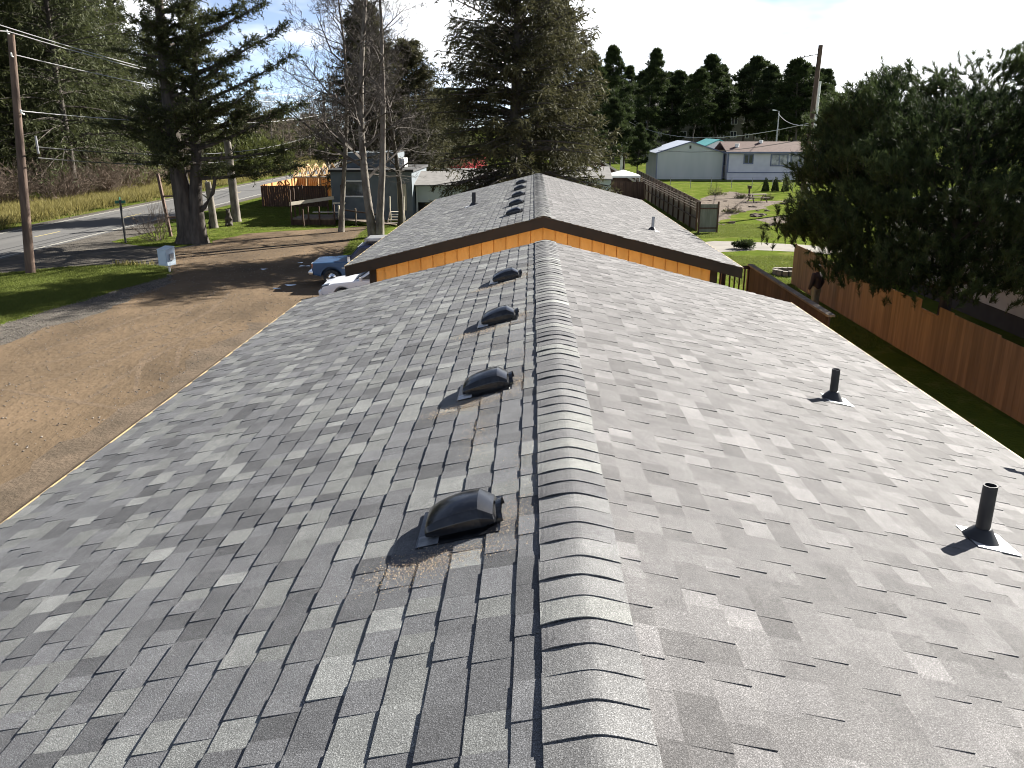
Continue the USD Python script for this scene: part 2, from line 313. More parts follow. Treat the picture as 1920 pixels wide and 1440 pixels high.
K['jacket'] = principled('dark_jacket', (0.022, 0.014, 0.018), (0.035, 0.022, 0.027), scale=8, rough=0.85, obj=True)
K['trousers'] = principled('khaki_trousers', (0.16, 0.14, 0.11), (0.2, 0.18, 0.145), scale=6, rough=0.85, obj=True)
K['hair'] = principled('dark_hair', (0.02, 0.013, 0.009), rough=0.6, obj=True)
K['dirtmark'] = principled('dirt_mark', (0.09, 0.069, 0.05), (0.15, 0.111, 0.076), scale=2.2, detail=8, rough=0.95, bump=0.4, bscale=9, bdist=0.06, spec=0.05, roughness=0.7)
K['greydirt'] = principled('grey_dirt', (0.075, 0.06, 0.045), (0.13, 0.10, 0.073), scale=0.9, detail=9, rough=0.95, bump=0.6, bscale=9, bdist=0.05, spec=0.05, roughness=0.7)

# ------------------------------------------------------------------ ground, lot, lawns, road
def fbm(p, o=4, seed=0): return meshkit.fbm(p, o, seed)
def sheet(name, poly, z, mat, rough_edge=0.0, step=0.6, seed=0, kind='structure', relief=0.0):
    """a thin ground sheet inside an outline (world x, y); the outline is ragged; optionally slightly uneven"""
    from shapely.geometry import Polygon
    P = np.asarray(poly, float)
    if rough_edge:
        out = []
        for a, b in zip(P, np.roll(P, -1, 0)):
            n = max(1, int(np.linalg.norm(b - a) / step))
            for k in range(n): out.append(a + (b - a) * k / n)
        P = np.array(out)
        q = np.c_[P, np.zeros(len(P))]
        P = P + rough_edge * np.stack([fbm(q * 0.5, 4, seed) - .5, fbm(q * 0.5 + 31.7, 4, seed) - .5], 1) * 2.2
    g = Polygon(P)
    if not g.is_valid: g = g.buffer(0)
    if g.geom_type != 'Polygon': g = max(g.geoms, key=lambda t: t.area)
    v, f = trimesh.creation.triangulate_polygon(g, engine='earcut')
    v3 = np.c_[v, np.full(len(v), z)]
    n = np.cross(v3[f[:, 1]] - v3[f[:, 0]], v3[f[:, 2]] - v3[f[:, 0]])[:, 2]
    f = np.where((n < 0)[:, None], f[:, ::-1], f)
    p = put(name, v3, f, mat); tag(p, kind=kind); return p
def gp(*px): return [tuple(on(a, b)[:2]) for a, b in px]

R = 2600.0
put('ground', [[-R, -R, 0], [R, -R, 0], [R, R, 0], [-R, R, 0]], [[0, 1, 2], [0, 2, 3]], K['ground'], kind='structure')
# dirt lot between the buildings and the road
sheet('gravel_shoulder', [(-29.3, -20), (-29.3, 62.5)] + gp((300, 437)) + [(-21.0, 51.0), (-17.5, 50), (-14, 49), (-13, 30), (-14, -20)], 0.004, K['gravel'], 0.5, seed=3)
lot = gp((692, 424), (560, 432), (470, 438), (405, 452), (345, 466), (300, 474), (330, 520), (250, 560), (140, 598), (0, 645), (-300, 760))
sheet('dirt_lot', [lot[0], (-10.5, 52.0), (-8.5, 46.0), (4, 46), (4, -20), (-19.5, -20)] + lot[1:][::-1], 0.008, K['dirt'], 0.7, seed=5)
sheet('lawn', gp((-500, 585), (-160, 528), (0, 514), (120, 502), (250, 495), (308, 500), (322, 511), (306, 522), (250, 538), (120, 575), (0, 612), (-150, 660), (-500, 780)), 0.012, K['lawn'], 0.5, seed=7)
sheet('lawn', gp((210, 454), (300, 432), (480, 383), (560, 360), (700, 372), (740, 424), (690, 424), (560, 431), (470, 437), (405, 451), (340, 464), (262, 462)), 0.012, K['lawn'], 0.4, seed=9)
sheet('lawn', gp((690, 425), (760, 400), (860, 400), (760, 470), (640, 480), (655, 455)), 0.016, K['lawn'], 0.35, seed=11)
# right hand side
sheet('garden_lawn', [(3.8, 8), (11.5, 8), (11.5, 36), (24, 38), (40, 60), (46, 113), (12, 113), (11.7, 60), (5, 52), (3.8, 30)], 0.008, K['lawn'], 0.3, seed=13)
sheet('driveway', gp((1290, 458), (1340, 452), (1420, 455), (1500, 459), (1640, 470), (1640, 484), (1500, 473), (1420, 469), (1330, 474), (1280, 474)), 0.016, K['path'], 0.25, seed=15)
sheet('garden_bed', gp((1310, 372), (1370, 359), (1420, 365), (1400, 378), (1480, 377), (1440, 388), (1370, 402), (1340, 420), (1312, 428), (1290, 400)), 0.016, K['soil'], 1.0, seed=17)
sheet('garden_bed', gp((1420, 412), (1450, 405), (1500, 406), (1490, 418), (1440, 420)), 0.016, K['soil'], 0.7, seed=18)
road_c = [(-32.65, -60), (-32.65, 120), (-33.5, 145), (-36.5, 175), (-43, 215), (-55, 270), (-80, 360)]
def ribbon(name, off0, off1, z, mat, y0=-60, y1=400, dash=None, parent=None):
    c = np.array(road_c); t = np.linspace(y0, min(y1, 360), 160)
    from scipy.interpolate import PchipInterpolator
    fx = PchipInterpolator(c[:, 1], c[:, 0]); x = fx(t); dx = fx.derivative()(t)
    n = np.stack([np.ones_like(dx), -dx], 1); n /= np.linalg.norm(n, axis=1, keepdims=True)
    a = np.stack([x, t], 1)
    v = np.vstack([np.c_[a + n * off0, np.full(len(t), z)], np.c_[a + n * off1, np.full(len(t), z)]])
    k = np.arange(len(t) - 1); f = np.stack([k, k + len(t), k + len(t) + 1, k + 1], 1)
    return v, f
v, f = ribbon('r', -4.5, 4.4, 0.012, None); put('road_shoulder', v, f, K['gravel'], kind='structure')
v, f = ribbon('r', -3.65, 3.65, 0.016, None); road = put('road', v, f, K['asphalt'], kind='structure')
for o in (-3.35, 3.25):
    v, f = ribbon('r', o - .06, o + .06, 0.020, None); put('edge_line', v, f, K['roadpaint'], road)
for y in np.arange(-20, 150, 12.2):
    put('centre_dash', [[-32.72, y, .02], [-32.58, y, .02], [-32.58, y + 3, .02], [-32.72, y + 3, .02]], [[0, 1, 2], [0, 2, 3]], K['yellowpaint'], road)
# the bank beyond the road, rising unevenly
gx, gy = np.meshgrid(np.linspace(-37.0, -150, 60), np.linspace(-40, 330, 150), indexing='ij')
cx = np.interp(gy, [c[1] for c in road_c], [c[0] for c in road_c]) + 32.65
rise = np.clip((-37 - gx) / 10.0, 0, 1.0)
gz = 0.02 + rise * (0.9 + 2.2 * fbm(np.stack([gx, gy, gx * 0], -1) * 0.12, 4, 5)) * np.clip((-37 - gx + 6) / 30, .35, 1.2)
gz[0] = -0.3
nx, ny = gx.shape; i, j = np.meshgrid(np.arange(nx - 1), np.arange(ny - 1), indexing='ij')
q = np.stack([i * ny + j, i * ny + j + 1, (i + 1) * ny + j + 1, (i + 1) * ny + j], -1).reshape(-1, 4)
BANK = (gx + cx, gy, gz)
put('bank', np.stack([gx + cx, gy, gz], -1).reshape(-1, 3), np.vstack([q[:, [0, 1, 2]], q[:, [0, 2, 3]]]), K['ground'], kind='structure')
def bank_z(x, y):
    if x > -37 + np.interp(y, [c[1] for c in road_c], [c[0] for c in road_c]) + 32.65: return 0.0
    d = (gx + cx - x) ** 2 + (gy - y) ** 2
    return float(gz.ravel()[d.argmin()])

# ------------------------------------------------------------------ the two shingled houses
S, HW = 0.25, 3.70
LS = HW * math.sqrt(1 + S * S)
EXPO = 0.143
PAL = np.array([[.068, .069, .075], [.088, .089, .095], [.108, .109, .113], [.130, .132, .134], [.158, .163, .159], [.195, .202, .196]])
PW = [.12, .22, .26, .2, .13, .07]
CN = 1 / math.sqrt(1 + S * S)
def slope_pt(side, zr, u, y, h):
    """u metres down the slope from the ridge, h metres off the slope"""
    x = side * (u * CN + h * S * CN); z = zr - u * S * CN + h * CN
    return x, y, z
def shingles(house_roof, zr, y0, y1, seed, mat, near_n=300, gain=1.25):
    rng = np.random.default_rng(seed)
    V, T, C = [], [], []
    n = int(math.ceil((LS - 0.06) / EXPO))
    for side in (-1, 1):
        for k in range(n):
            ub = LS + 0.012 - k * EXPO
            y = y0 - rng.random() * .2; thick = rng.random() < .5
            while y < y1:
                L = rng.choice([.10, .13, .16, .19, .23], p=[.18, .22, .25, .21, .14]) * rng.uniform(.9, 1.1)
                ye = min(y + L, y1 + .012 * rng.uniform(-1, 1))
                if rng.random() < .88: thick = not thick
                e = float(np.clip(rng.normal() * .25, -.5, .5)); tone = gain * .094 * math.exp(e) * (np.array([.97, 1.0, 1.06]) if e < .1 else np.array([.98, 1.02, 1.01]))
                if side == 1: tone = gain * .113 * math.exp(e * .68) * np.array([.785, .772, .785])
                hb = (.0112 if thick else .0074) + rng.uniform(-.0006, .0009)
                j = rng.uniform(-.0016, .0016, 2)
                ya, yb = max(y, y0 - .012), ye + .0003
                ut = max(ub - EXPO - .03, .012)
                p = [(ub + j[0], ya, hb), (ub + j[1], yb, hb), (ut, yb, .0012), (ut, ya, .0012), (ub + j[0], ya, -.001), (ub + j[1], yb, -.001), (ut, yb, -.001), (ut, ya, -.001)]
                V.append([slope_pt(side, zr, *q) for q in p]); C.append(tone); T.append(side)
                y = ye
    V = np.array(V); C = np.array(C); T = np.array(T)
    fl = np.array([[0, 1, 2], [0, 2, 3], [4, 5, 1], [4, 1, 0], [4, 0, 3], [4, 3, 7], [5, 6, 2], [5, 2, 1]])
    fr = fl if True else fl
    ctr = V.mean(1)
    q = ctr - CAM; dep = q @ FW
    px = 960 + F * (q @ RT) / dep; py = 720 - F * (q @ UP) / dep
    vis = (dep > .5) & (px > -10) & (px < 1930) & (py < 1450)
    size = np.where(vis, 1 / np.maximum(dep, .3) ** 2, 0)
    order = np.argsort(-size)
    far = np.ones(len(V), bool)
    def faces(side): return fl if side == 1 else fl[:, ::-1]
    for i in order[:near_n]:
        far[i] = False
        put('shingle', V[i], faces(T[i]), mat, house_roof, tone=np.repeat(C[i][None], 8, 0))
    for side, nm in ((-1, 0), (1, 1)):
        pass
    idx = np.where(far)[0]
    vv = V[idx].reshape(-1, 3)
    ff = np.concatenate([faces(T[i]) + 8 * k for k, i in enumerate(idx)])
    put('shingle_field', vv, ff, mat, house_roof, tone=np.repeat(C[idx], 8, 0), kind='stuff')

def ridge_caps(house_roof, zr, y0, y1, seed, mat):
    rng = np.random.default_rng(seed)
    xs = np.concatenate([np.linspace(-.158, -.05, 6), np.linspace(-.034, .034, 5), np.linspace(.05, .158, 6)])
    y = y0
    while y < y1:
        ln = EXPO * 1.16
        lift = rng.uniform(.0045, .0085); r = .035
        wob = rng.uniform(-.003, .003, 2); sh = rng.uniform(-.004, .004)
        prof = lambda x: -S * (np.sqrt(x * x + r * r) - r)
        belly = np.sin(np.clip((np.abs(xs) - .03) / .128, 0, 1) * np.pi) * np.where(xs < 0, rng.uniform(-.001, .005), rng.uniform(-.001, .005))
        zn = zr + .008 + prof(xs) + lift + belly - .003 * (np.abs(xs) / .158) ** 2
        zf = zr + .0088 + prof(xs)
        th = .0045
        m = len(xs)
        yn = np.full(m, y) + np.linspace(wob[0], wob[1], m)
        v = np.vstack([np.c_[xs + sh, yn, zn], np.c_[xs + sh, np.full(m, min(y + ln, y1 + .01)), zf], np.c_[xs + sh, yn + .0005, zn - th], np.c_[xs + sh, np.full(m, min(y + ln, y1 + .01)), zf - th]])
        k = np.arange(m - 1)
        f = np.vstack([np.stack([k, k + 1, k + m + 1, k + m], 1), np.stack([k + 2 * m, k + 2 * m + 1, k + 1, k], 1), np.stack([k + 2 * m + 1, k + 2 * m, k + 3 * m, k + 3 * m + 1], 1),
                       np.array([[0, m, 3 * m, 2 * m], [m - 1, 3 * m - 1, 4 * m - 1, 2 * m - 1]])])
        f = np.vstack([f[:, [0, 1, 2]], f[:, [0, 2, 3]]])
        tone = PAL[int(rng.choice([1, 2, 3, 4, 5], p=[.07, .38, .37, .16, .02]))] * rng.uniform(.95, 1.12)
        put('ridge_shingle', v, f, mat, house_roof, tone=np.repeat(tone[None], len(v), 0))
        y += EXPO * rng.uniform(.97, 1.03)

def house_shell(h, zr, y0, y1, wall_in, wall_mat):
    ez = zr - HW * S
    d = .10
    roof = MB().prism([(-HW, ez - .002), (0, zr - .002), (HW, ez - .002), (HW, ez - d), (0, zr - d), (-HW, ez - d)], 'y', y0, y1).put('roof', K['deckwood'], h)
    for s in (-1, 1):
        m = MB(); x = s * (HW + .012)
        m.bar((x, y0 - .01, ez + .004 - .011), (x, y1 + .01, ez + .004 - .011), .02, .026); m.put('drip_edge', K['trim'], h)
        m = MB(); m.span((s * (HW - .003), y0 + .03, ez - .20), (s * (HW - .035), y1 - .03, ez - .014)); m.put('fascia', K['brown'], h)
    w = HW - .45
    return roof, ez, w

# near house
near = thing('shingled_house', 'nearest house under the new grey shingle roof, four black hooded vents beside its ridge', 'house')
ZR1, Y1A, Y1B = 5.205, -2.6, 12.3
roof1, ez1, w1 = house_shell(near, ZR1, Y1A, Y1B, .45, K['orange'])
MB().prism([(-w1, 0), (w1, 0), (w1, ZR1 - w1 * S - .11), (0, ZR1 - .11), (-w1, ZR1 - w1 * S - .11)], 'y', Y1A + .35, Y1B - .35).put('wall', K['orange'], near)
shingles(roof1, ZR1, Y1A, Y1B, 11, K['shingle'])
ridge_caps(roof1, ZR1, Y1A, Y1B, 12, K['shingle'])

# far house with the orange gable
far = thing('shingled_house', 'second house with orange board gable, dark brown fascia and grey shingle roof', 'house')
ZR2, Y2A, Y2B = 5.25, 15.3, 30.3
roof2, ez2, w2 = house_shell(far, ZR2, Y2A, Y2B, .45, K['orange'])
WY = Y2A + .32
MB().prism([(-w2 + .06, 0), (w2 - .06, 0), (w2 - .06, ZR2 - w2 * S - .12), (0, ZR2 - .12), (-w2 + .06, ZR2 - w2 * S - .12)], 'y', WY + .03, Y2B - .35).put('wall', K['orange'], far)
shingles(roof2, ZR2, Y2A, Y2B, 21, K['shingle_far'])
ridge_caps(roof2, ZR2, Y2A, Y2B, 22, K['shingle_far'])
for s in (-1, 1):      # raking fascia boards
    c = [(s * (HW + .01), ez2 - .014), (0, ZR2 - .014), (0, ZR2 - .20), (s * (HW + .01), ez2 - .20)]
    if s == 1: c = c[::-1]
    MB().prism(c, 'y', Y2A - .022, Y2A + .018).put('gable_fascia', K['brown'], far)
    MB().prism([(s * HW * .999, ez2 - .11), (0, ZR2 - .11), (0, ZR2 - .14), (s * HW * .999, ez2 - .14)][::s], 'y', Y2A + .02, WY).put('soffit', K['brown'], far)
PW_ = .2325
npan = int(2 * (w2 - .13) / PW_)
x0 = -npan * PW_ / 2
for k in range(npan):
    a, b = x0 + k * PW_ + .009, x0 + (k + 1) * PW_ - .009
    za, zb = ZR2 - abs(a) * S - .15, ZR2 - abs(b) * S - .15
    pts = [(a, .8), (b, .8), (b, zb)] + ([(0, ZR2 - .15)] if a < 0 < b else []) + [(a, za)]
    MB().prism(pts, 'y', WY, WY + .029).put('siding_panel', K['orange'], far)
for s in (-1, 1):
    MB().span((s * (w2 - .06), WY - .02, .6), (s * (w2 + .07), WY + .12, ZR2 - w2 * S - .13)).put('corner_board', K['brown'], far)
# an attic of light behind the foundation is not seen; skirt closes the base
MB().span((-w2 + .05, WY + .004, 0), (w2 - .05, WY + .026, .78)).put('skirting', K['brown'], far)

# roof vents: hooded black plastic boxes on the left slope
def roof_vent(house, zr, u, y, near_one, seed, paper):
    rng = np.random.default_rng(seed)
    def W(a, b, h):           # a down the slope, b along the roof, h off the slope
        return slope_pt(-1, zr, u + a * .86, y + b * .86, h * .68 + .012)
    st = [(-.190, .128, .030), (-.182, .138, .060), (-.115, .150, .136), (-.112, .1505, .137), (-.06, .153, .140), (.0, .155, .136), (.06, .154, .124), (.11, .151, .107), (.150, .146, .086), (.176, .140, .066), (.184, .132, .046)]
    cs = [(-1, 0.0), (-1.0, .40), (-.985, .46), (-.86, .80), (-.83, .835), (-.5, .95), (-.2, .99), (0, 1.0), (.2, .99), (.5, .95), (.83, .835), (.86, .80), (.985, .46), (1.0, .40), (1, 0.0)]
    v = [W(a, hb * c, .022 + h * t) for a, hb, h in st for c, t in cs]
    m, n = len(cs), len(st)
    f = [[i * m + j, i * m + j + 1, (i + 1) * m + j + 1, (i + 1) * m + j] for i in range(n - 1) for j in range(m - 1)]
    f += [[i * m + m - 1, i * m, (i + 1) * m, (i + 1) * m + m - 1] for i in range(n - 1)]
    f = [list(x) for x in f]
    tri = [t for a in f for t in ([a[0], a[1], a[2]], [a[0], a[2], a[3]])]
    tri += [[0, k + 1, k] for k in range(1, m - 1)]
    e = (n - 1) * m; tri += [[e, e + k, e + k + 1] for k in range(1, m - 1)]
    hood = put('roof_vent', v, np.array(tri)[:, ::-1], K['black_plastic'], house, smooth=28,
               label=f'black plastic roof vent hood, {near_one}')
    def plate(name, a0, a1, b0, b1, h0, h1, mat):
        vv = [W(a, b, h) for a in (a0, a1) for b in (b0, b1) for h in (h0, h1)]
        put(name, vv, [[0, 1, 3], [0, 3, 2], [4, 6, 7], [4, 7, 5], [0, 4, 5], [0, 5, 1], [2, 3, 7], [2, 7, 6], [0, 2, 6], [0, 6, 4], [1, 5, 7], [1, 7, 3]], mat, hood)
    plate('flange', -.21, .235, -.205, .205, -.006, .002, K['black_plastic'])
    plate('throat', -.14, .14, -.125, .125, .0, .03, K['black_plastic'])
    plate('label_sheet', .115, .225, -.20, -.09, .0022, .004, K['paper'] if paper else K['flange'])
    mb = MB(); an = np.linspace(0, np.pi, 13)            # upright rim behind the high end
    o = [(math.cos(t) * .10, math.sin(t) * .085) for t in an]
    vv = [W(-.195, b, h) for b, h in o] + [W(-.225, b * 1.05, h * 1.08) for b, h in o] + [W(-.199, b * .88, h * .86) for b, h in o]
    k = np.arange(12)
    mb.add(vv, np.vstack([np.stack([k, k + 1, k + 14, k + 13], 1), np.stack([k + 26, k + 27, k + 1, k], 1)])); mb.put('rim', K['black_plastic'], hood)
us = lambda x: abs(x) / CN
vent_px = [(872, 965, 'nearest of the four along the ridge'), (912, 722, 'second from the camera'), (937, 590, 'third from the camera'), (947, 516, 'farthest of the four along the ridge')]
VENTS1 = [3.38, 5.42, 7.52, 9.72]
for k, y in enumerate(VENTS1):
    roof_vent(near, ZR1, .515, y, vent_px[k][2], k, k > 0)
VENTS2 = [17.3, 19.4, 21.8, 24.3, 26.9]
for k, y in enumerate(VENTS2):
    roof_vent(far, ZR2, .60, y, ['nearest', 'second', 'middle', 'fourth', 'farthest'][k] + ' of the five on the second roof', 10 + k, False)

def vent_pipe(house, side, zr, x, y, h, r, mat, label, lean=0.0, boot=True):
    z = zr - abs(x) * S
    an = np.arange(20) * 2 * np.pi / 20
    ring = lambda rr, zz: np.c_[x + rr * np.cos(an) + lean * (zz - z), y + rr * np.sin(an), np.full(20, zz)]
    v = np.vstack([ring(r, z - .05), ring(r, z + h), ring(r * .8, z + h), ring(r * .8, z + h * .4)])
    k = np.arange(20); kn = (k + 1) % 20
    f = np.vstack([np.stack([k + 20 * i, kn + 20 * i, kn + 20 * i + 20, k + 20 * i + 20], 1) for i in range(3)])
    f = np.vstack([f[:, [0, 1, 2]], f[:, [0, 2, 3]], np.stack([np.full(18, 60), 60 + np.arange(1, 19), 60 + np.arange(2, 20)], 1)])
    p = put('vent_pipe', v, f, mat, house, smooth=40, label=label)
    sl = lambda dx, dy, hh: (x + dx, y + dy, z - side * S * dx + hh)
    rb = 2.35 * r
    vv = [sl(rb * 1.12 * math.cos(t), rb * math.sin(t), .012) for t in an] + [sl(rb * .98 * math.cos(t), rb * .86 * math.sin(t), .03) for t in an] + [(x + r * 1.3 * math.cos(t), y + r * 1.3 * math.sin(t), z + .075) for t in an] + [(x + r * 1.02 * math.cos(t), y + r * 1.02 * math.sin(t), z + .08) for t in an]
    f = np.vstack([np.stack([k + 20 * i, kn + 20 * i, kn + 20 * i + 20, k + 20 * i + 20], 1) for i in range(3)])
    put('boot', vv, np.vstack([f[:, [0, 1, 2]], f[:, [0, 2, 3]]]), K['black_pipe'], p, smooth=35)
    L = 3.5 * r
    m = MB(); c = [sl(-side * .6 * L, -L * .95, .011), sl(side * L * 1.25, -L * .95, .014), sl(side * L * 1.25, L * .95, .014), sl(-side * .6 * L, L * .95, .011)]
    m.add(c + [(a, b, d - .004) for a, b, d in c], [[0, 1, 2, 3], [7, 6, 5, 4], [0, 4, 5, 1], [1, 5, 6, 2], [2, 6, 7, 3], [3, 7, 4, 0]]); m.put('flashing', K['metal'], p)
vent_pipe(near, 1, ZR1, 2.28, 4.12, .33, .037, K['black_pipe'], 'taller nearer black vent pipe on the right slope')
vent_pipe(near, 1, ZR1, 2.33, 6.60, .27, .033, K['black_pipe'], 'shorter farther black vent pipe on the right slope')
a = at(897, 374, 23.3)
vent_pipe(far, -1, ZR2, -1.78, 22.6, .34, .055, K['black_pipe'], 'black vent pipe on the left slope of the second roof')
vent_pipe(far, 1, ZR2, 2.45, 18.4, .30, .034, K['grey_metal'], 'grey metal pipe on the right slope of the second roof', lean=.04)

def on_roof(px, py, side, zr):
    d = ray(px, py); n = np.array([side * S, 0, 1.0]); return CAM + d * ((zr - n @ CAM) / (n @ d))
q_ = on_roof(1912, 890, 1, ZR1)
MX, MY = q_[0] + .43 + .02, q_[1] + .39
# a small bracket mast clamped to the right eave, just past the picture's edge; its shadow reaches into view
mast = thing('mast_bracket', 'dark metal mast bracket at the right edge of the near roof', 'bracket', (MX, MY, ZR1 - MX * S))
MB().tube([(0, 0, .0), (0, 0, .42)], .022, 8).put('mast', K['darkmetal'], mast)
MB().bar((-.16, -.02, .40), (.40, .10, .40), .06, .02).put('arm', K['darkmetal'], mast)
MB().bar((0, 0, .25), (.25, -.1, -.04), .02, .02).put('strut', K['darkmetal'], mast)
MB().box((0, 0, .012), (.2, .2, .012), ry=14).put('foot_plate', K['darkmetal'], mast)

# wheel tracks and bare patches on the lot
rngt = np.random.default_rng(303)
def track(pts, w, seed, z):
    from scipy.interpolate import CubicSpline
    P = np.array(pts, float); s = np.linspace(0, 1, len(P)); t = np.linspace(0, 1, 90); c = CubicSpline(s, P)(t); d = np.gradient(c, axis=0); d /= np.linalg.norm(d, axis=1, keepdims=True)
    n = np.stack([-d[:, 1], d[:, 0]], 1); rg = np.random.default_rng(seed)
    j = fbm(np.c_[t * 40, t * 0, t * 0 + seed], 3, seed)[:, None] * (np.sin(t * np.pi) ** .4)[:, None] + .15; k2 = fbm(np.c_[t * 40, t * 0 + 9, t * 0 + seed], 3, seed)[:, None] * (np.sin(t * np.pi) ** .4)[:, None] + .15
    v = np.vstack([np.c_[c + n * w * j, np.full(90, z)], np.c_[c - n * w * k2, np.full(90, z)]]); k = np.arange(89)
    f = np.stack([k, k + 1, k + 91, k + 90], 1); f = np.vstack([f[:, [0, 2, 1]], f[:, [0, 3, 2]]]); put('wheel_track', v, f, K['dirtmark'], kind='structure')
for k, q in enumerate([[(60, 720), (170, 690), (290, 640), (390, 585), (430, 545)], [(20, 690), (140, 668), (270, 622), (370, 572), (410, 540)], [(255, 742), (262, 690), (300, 650), (380, 628), (460, 612)], [(330, 690), (336, 660), (352, 640), (400, 622)],
                       [(60, 660), (160, 632), (270, 592), (380, 548)], [(0, 730), (90, 745), (180, 760), (260, 770)], [(150, 760), (240, 700), (330, 648), (430, 598)]]):
    track(gp(*q), .15, 40 + k, .0086 + .00042 * k)
sheet('gravel_margin', [(-10.1, 3), (-10.5, 12), (-10.2, 20), (-10.9, 25), (-10.3, 29), (-4, 30), (-4, 3)], 0.0118, K['greydirt'], 1.1, seed=23)

# saw dust left round the openings that were cut
rng = np.random.default_rng(77)
P, D_ = [], []
def dust(u0, y0, su, sy, n, zr=ZR1):
    for _ in range(n):
        u, y = u0 + rng.normal() * su, y0 + rng.normal() * sy
        k = 0.0020 + .0026 * rng.random()
        P.append(slope_pt(-1, zr, max(u, .17), y, .010 + .002 * rng.random())); D_.append(k * rng.uniform(.35, 1.0))
for yv in VENTS1:
    dust(.62, yv - .33, .07, .07, 620); dust(.80, yv - .36, .07, .06, 480); dust(.30, yv - .05, .05, .10, 520); dust(.45, yv - .30, .12, .05, 420); dust(.25, yv + .5, .06, .25, 180)
dust(.52, 4.55, .05, .22, 620); dust(.5, 6.4, .12, .3, 300)
P, D_ = np.array(P), np.array(D_)
n = len(P); an = rng.random(n) * 6.28
e1 = np.stack([np.cos(an) * CN, np.sin(an), np.cos(an) * S * CN], 1); e2 = np.stack([-np.sin(an) * CN, np.cos(an), -np.sin(an) * S * CN], 1)
nn = np.array([-S * CN, 0, CN])
v = np.stack([P + e1 * D_[:, None], P + e2 * D_[:, None] * .6, P - e1 * D_[:, None], P - e2 * D_[:, None] * .6, P + nn * .0012 + nn * D_[:, None] * .22], 1).reshape(-1, 3)
f = (np.arange(n)[:, None, None] * 5 + np.array([[0, 1, 4], [1, 2, 4], [2, 3, 4], [3, 0, 4]])[None]).reshape(-1, 3)
tag(put('sawdust', v, f, K['sawdust'], kind='stuff'), 'tan sawdust scattered on the shingles beside the roof vents', 'sawdust')

# ------------------------------------------------------------------ trees and plants
ORD = ['first', 'second', 'third', 'fourth', 'fifth', 'sixth', 'seventh', 'eighth', 'ninth', 'tenth', 'eleventh', 'twelfth', 'thirteenth', 'fourteenth', 'fifteenth', 'sixteenth', 'seventeenth', 'eighteenth', 'nineteenth', 'twentieth',
       'twenty-first', 'twenty-second', 'twenty-third', 'twenty-fourth', 'twenty-fifth', 'twenty-sixth', 'twenty-seventh', 'twenty-eighth', 'twenty-ninth', 'thirtieth']
def unit(v): return v / (np.linalg.norm(v, axis=-1, keepdims=True) + 1e-12)
def sprays(P, D, L, W, rng, tone):
    """flat pointed leaf sprays (two triangles each) from points P along D"""
    n = len(P); D = unit(D)
    Q = unit(np.cross(D, rng.normal(size=(n, 3)))) * (np.broadcast_to(W, n) / 2)[:, None]
    Lv = np.broadcast_to(L, n)[:, None]
    v = np.stack([P, P + D * Lv * .4 + Q, P + D * Lv, P + D * Lv * .4 - Q], 1).reshape(-1, 3)
    f = (np.arange(n)[:, None, None] * 4 + np.array([[0, 1, 2], [0, 2, 3]])[None]).reshape(-1, 3)
    t = np.repeat(np.clip(tone, 0, 1), 4); return v, f, np.stack([t, t, t], 1)
def needles(P, D, L, W, rng, tone):
    """slim single-triangle needle bundles"""
    n = len(P); D = unit(D)
    Q = unit(np.cross(D, rng.normal(size=(n, 3)))) * (np.broadcast_to(W, n) / 2)[:, None]
    v = np.stack([P - Q, P + Q, P + D * np.broadcast_to(L, n)[:, None]], 1).reshape(-1, 3)
    t = np.repeat(np.clip(tone, 0, 1), 3); return v, np.arange(3 * n).reshape(-1, 3), np.stack([t, t, t], 1)

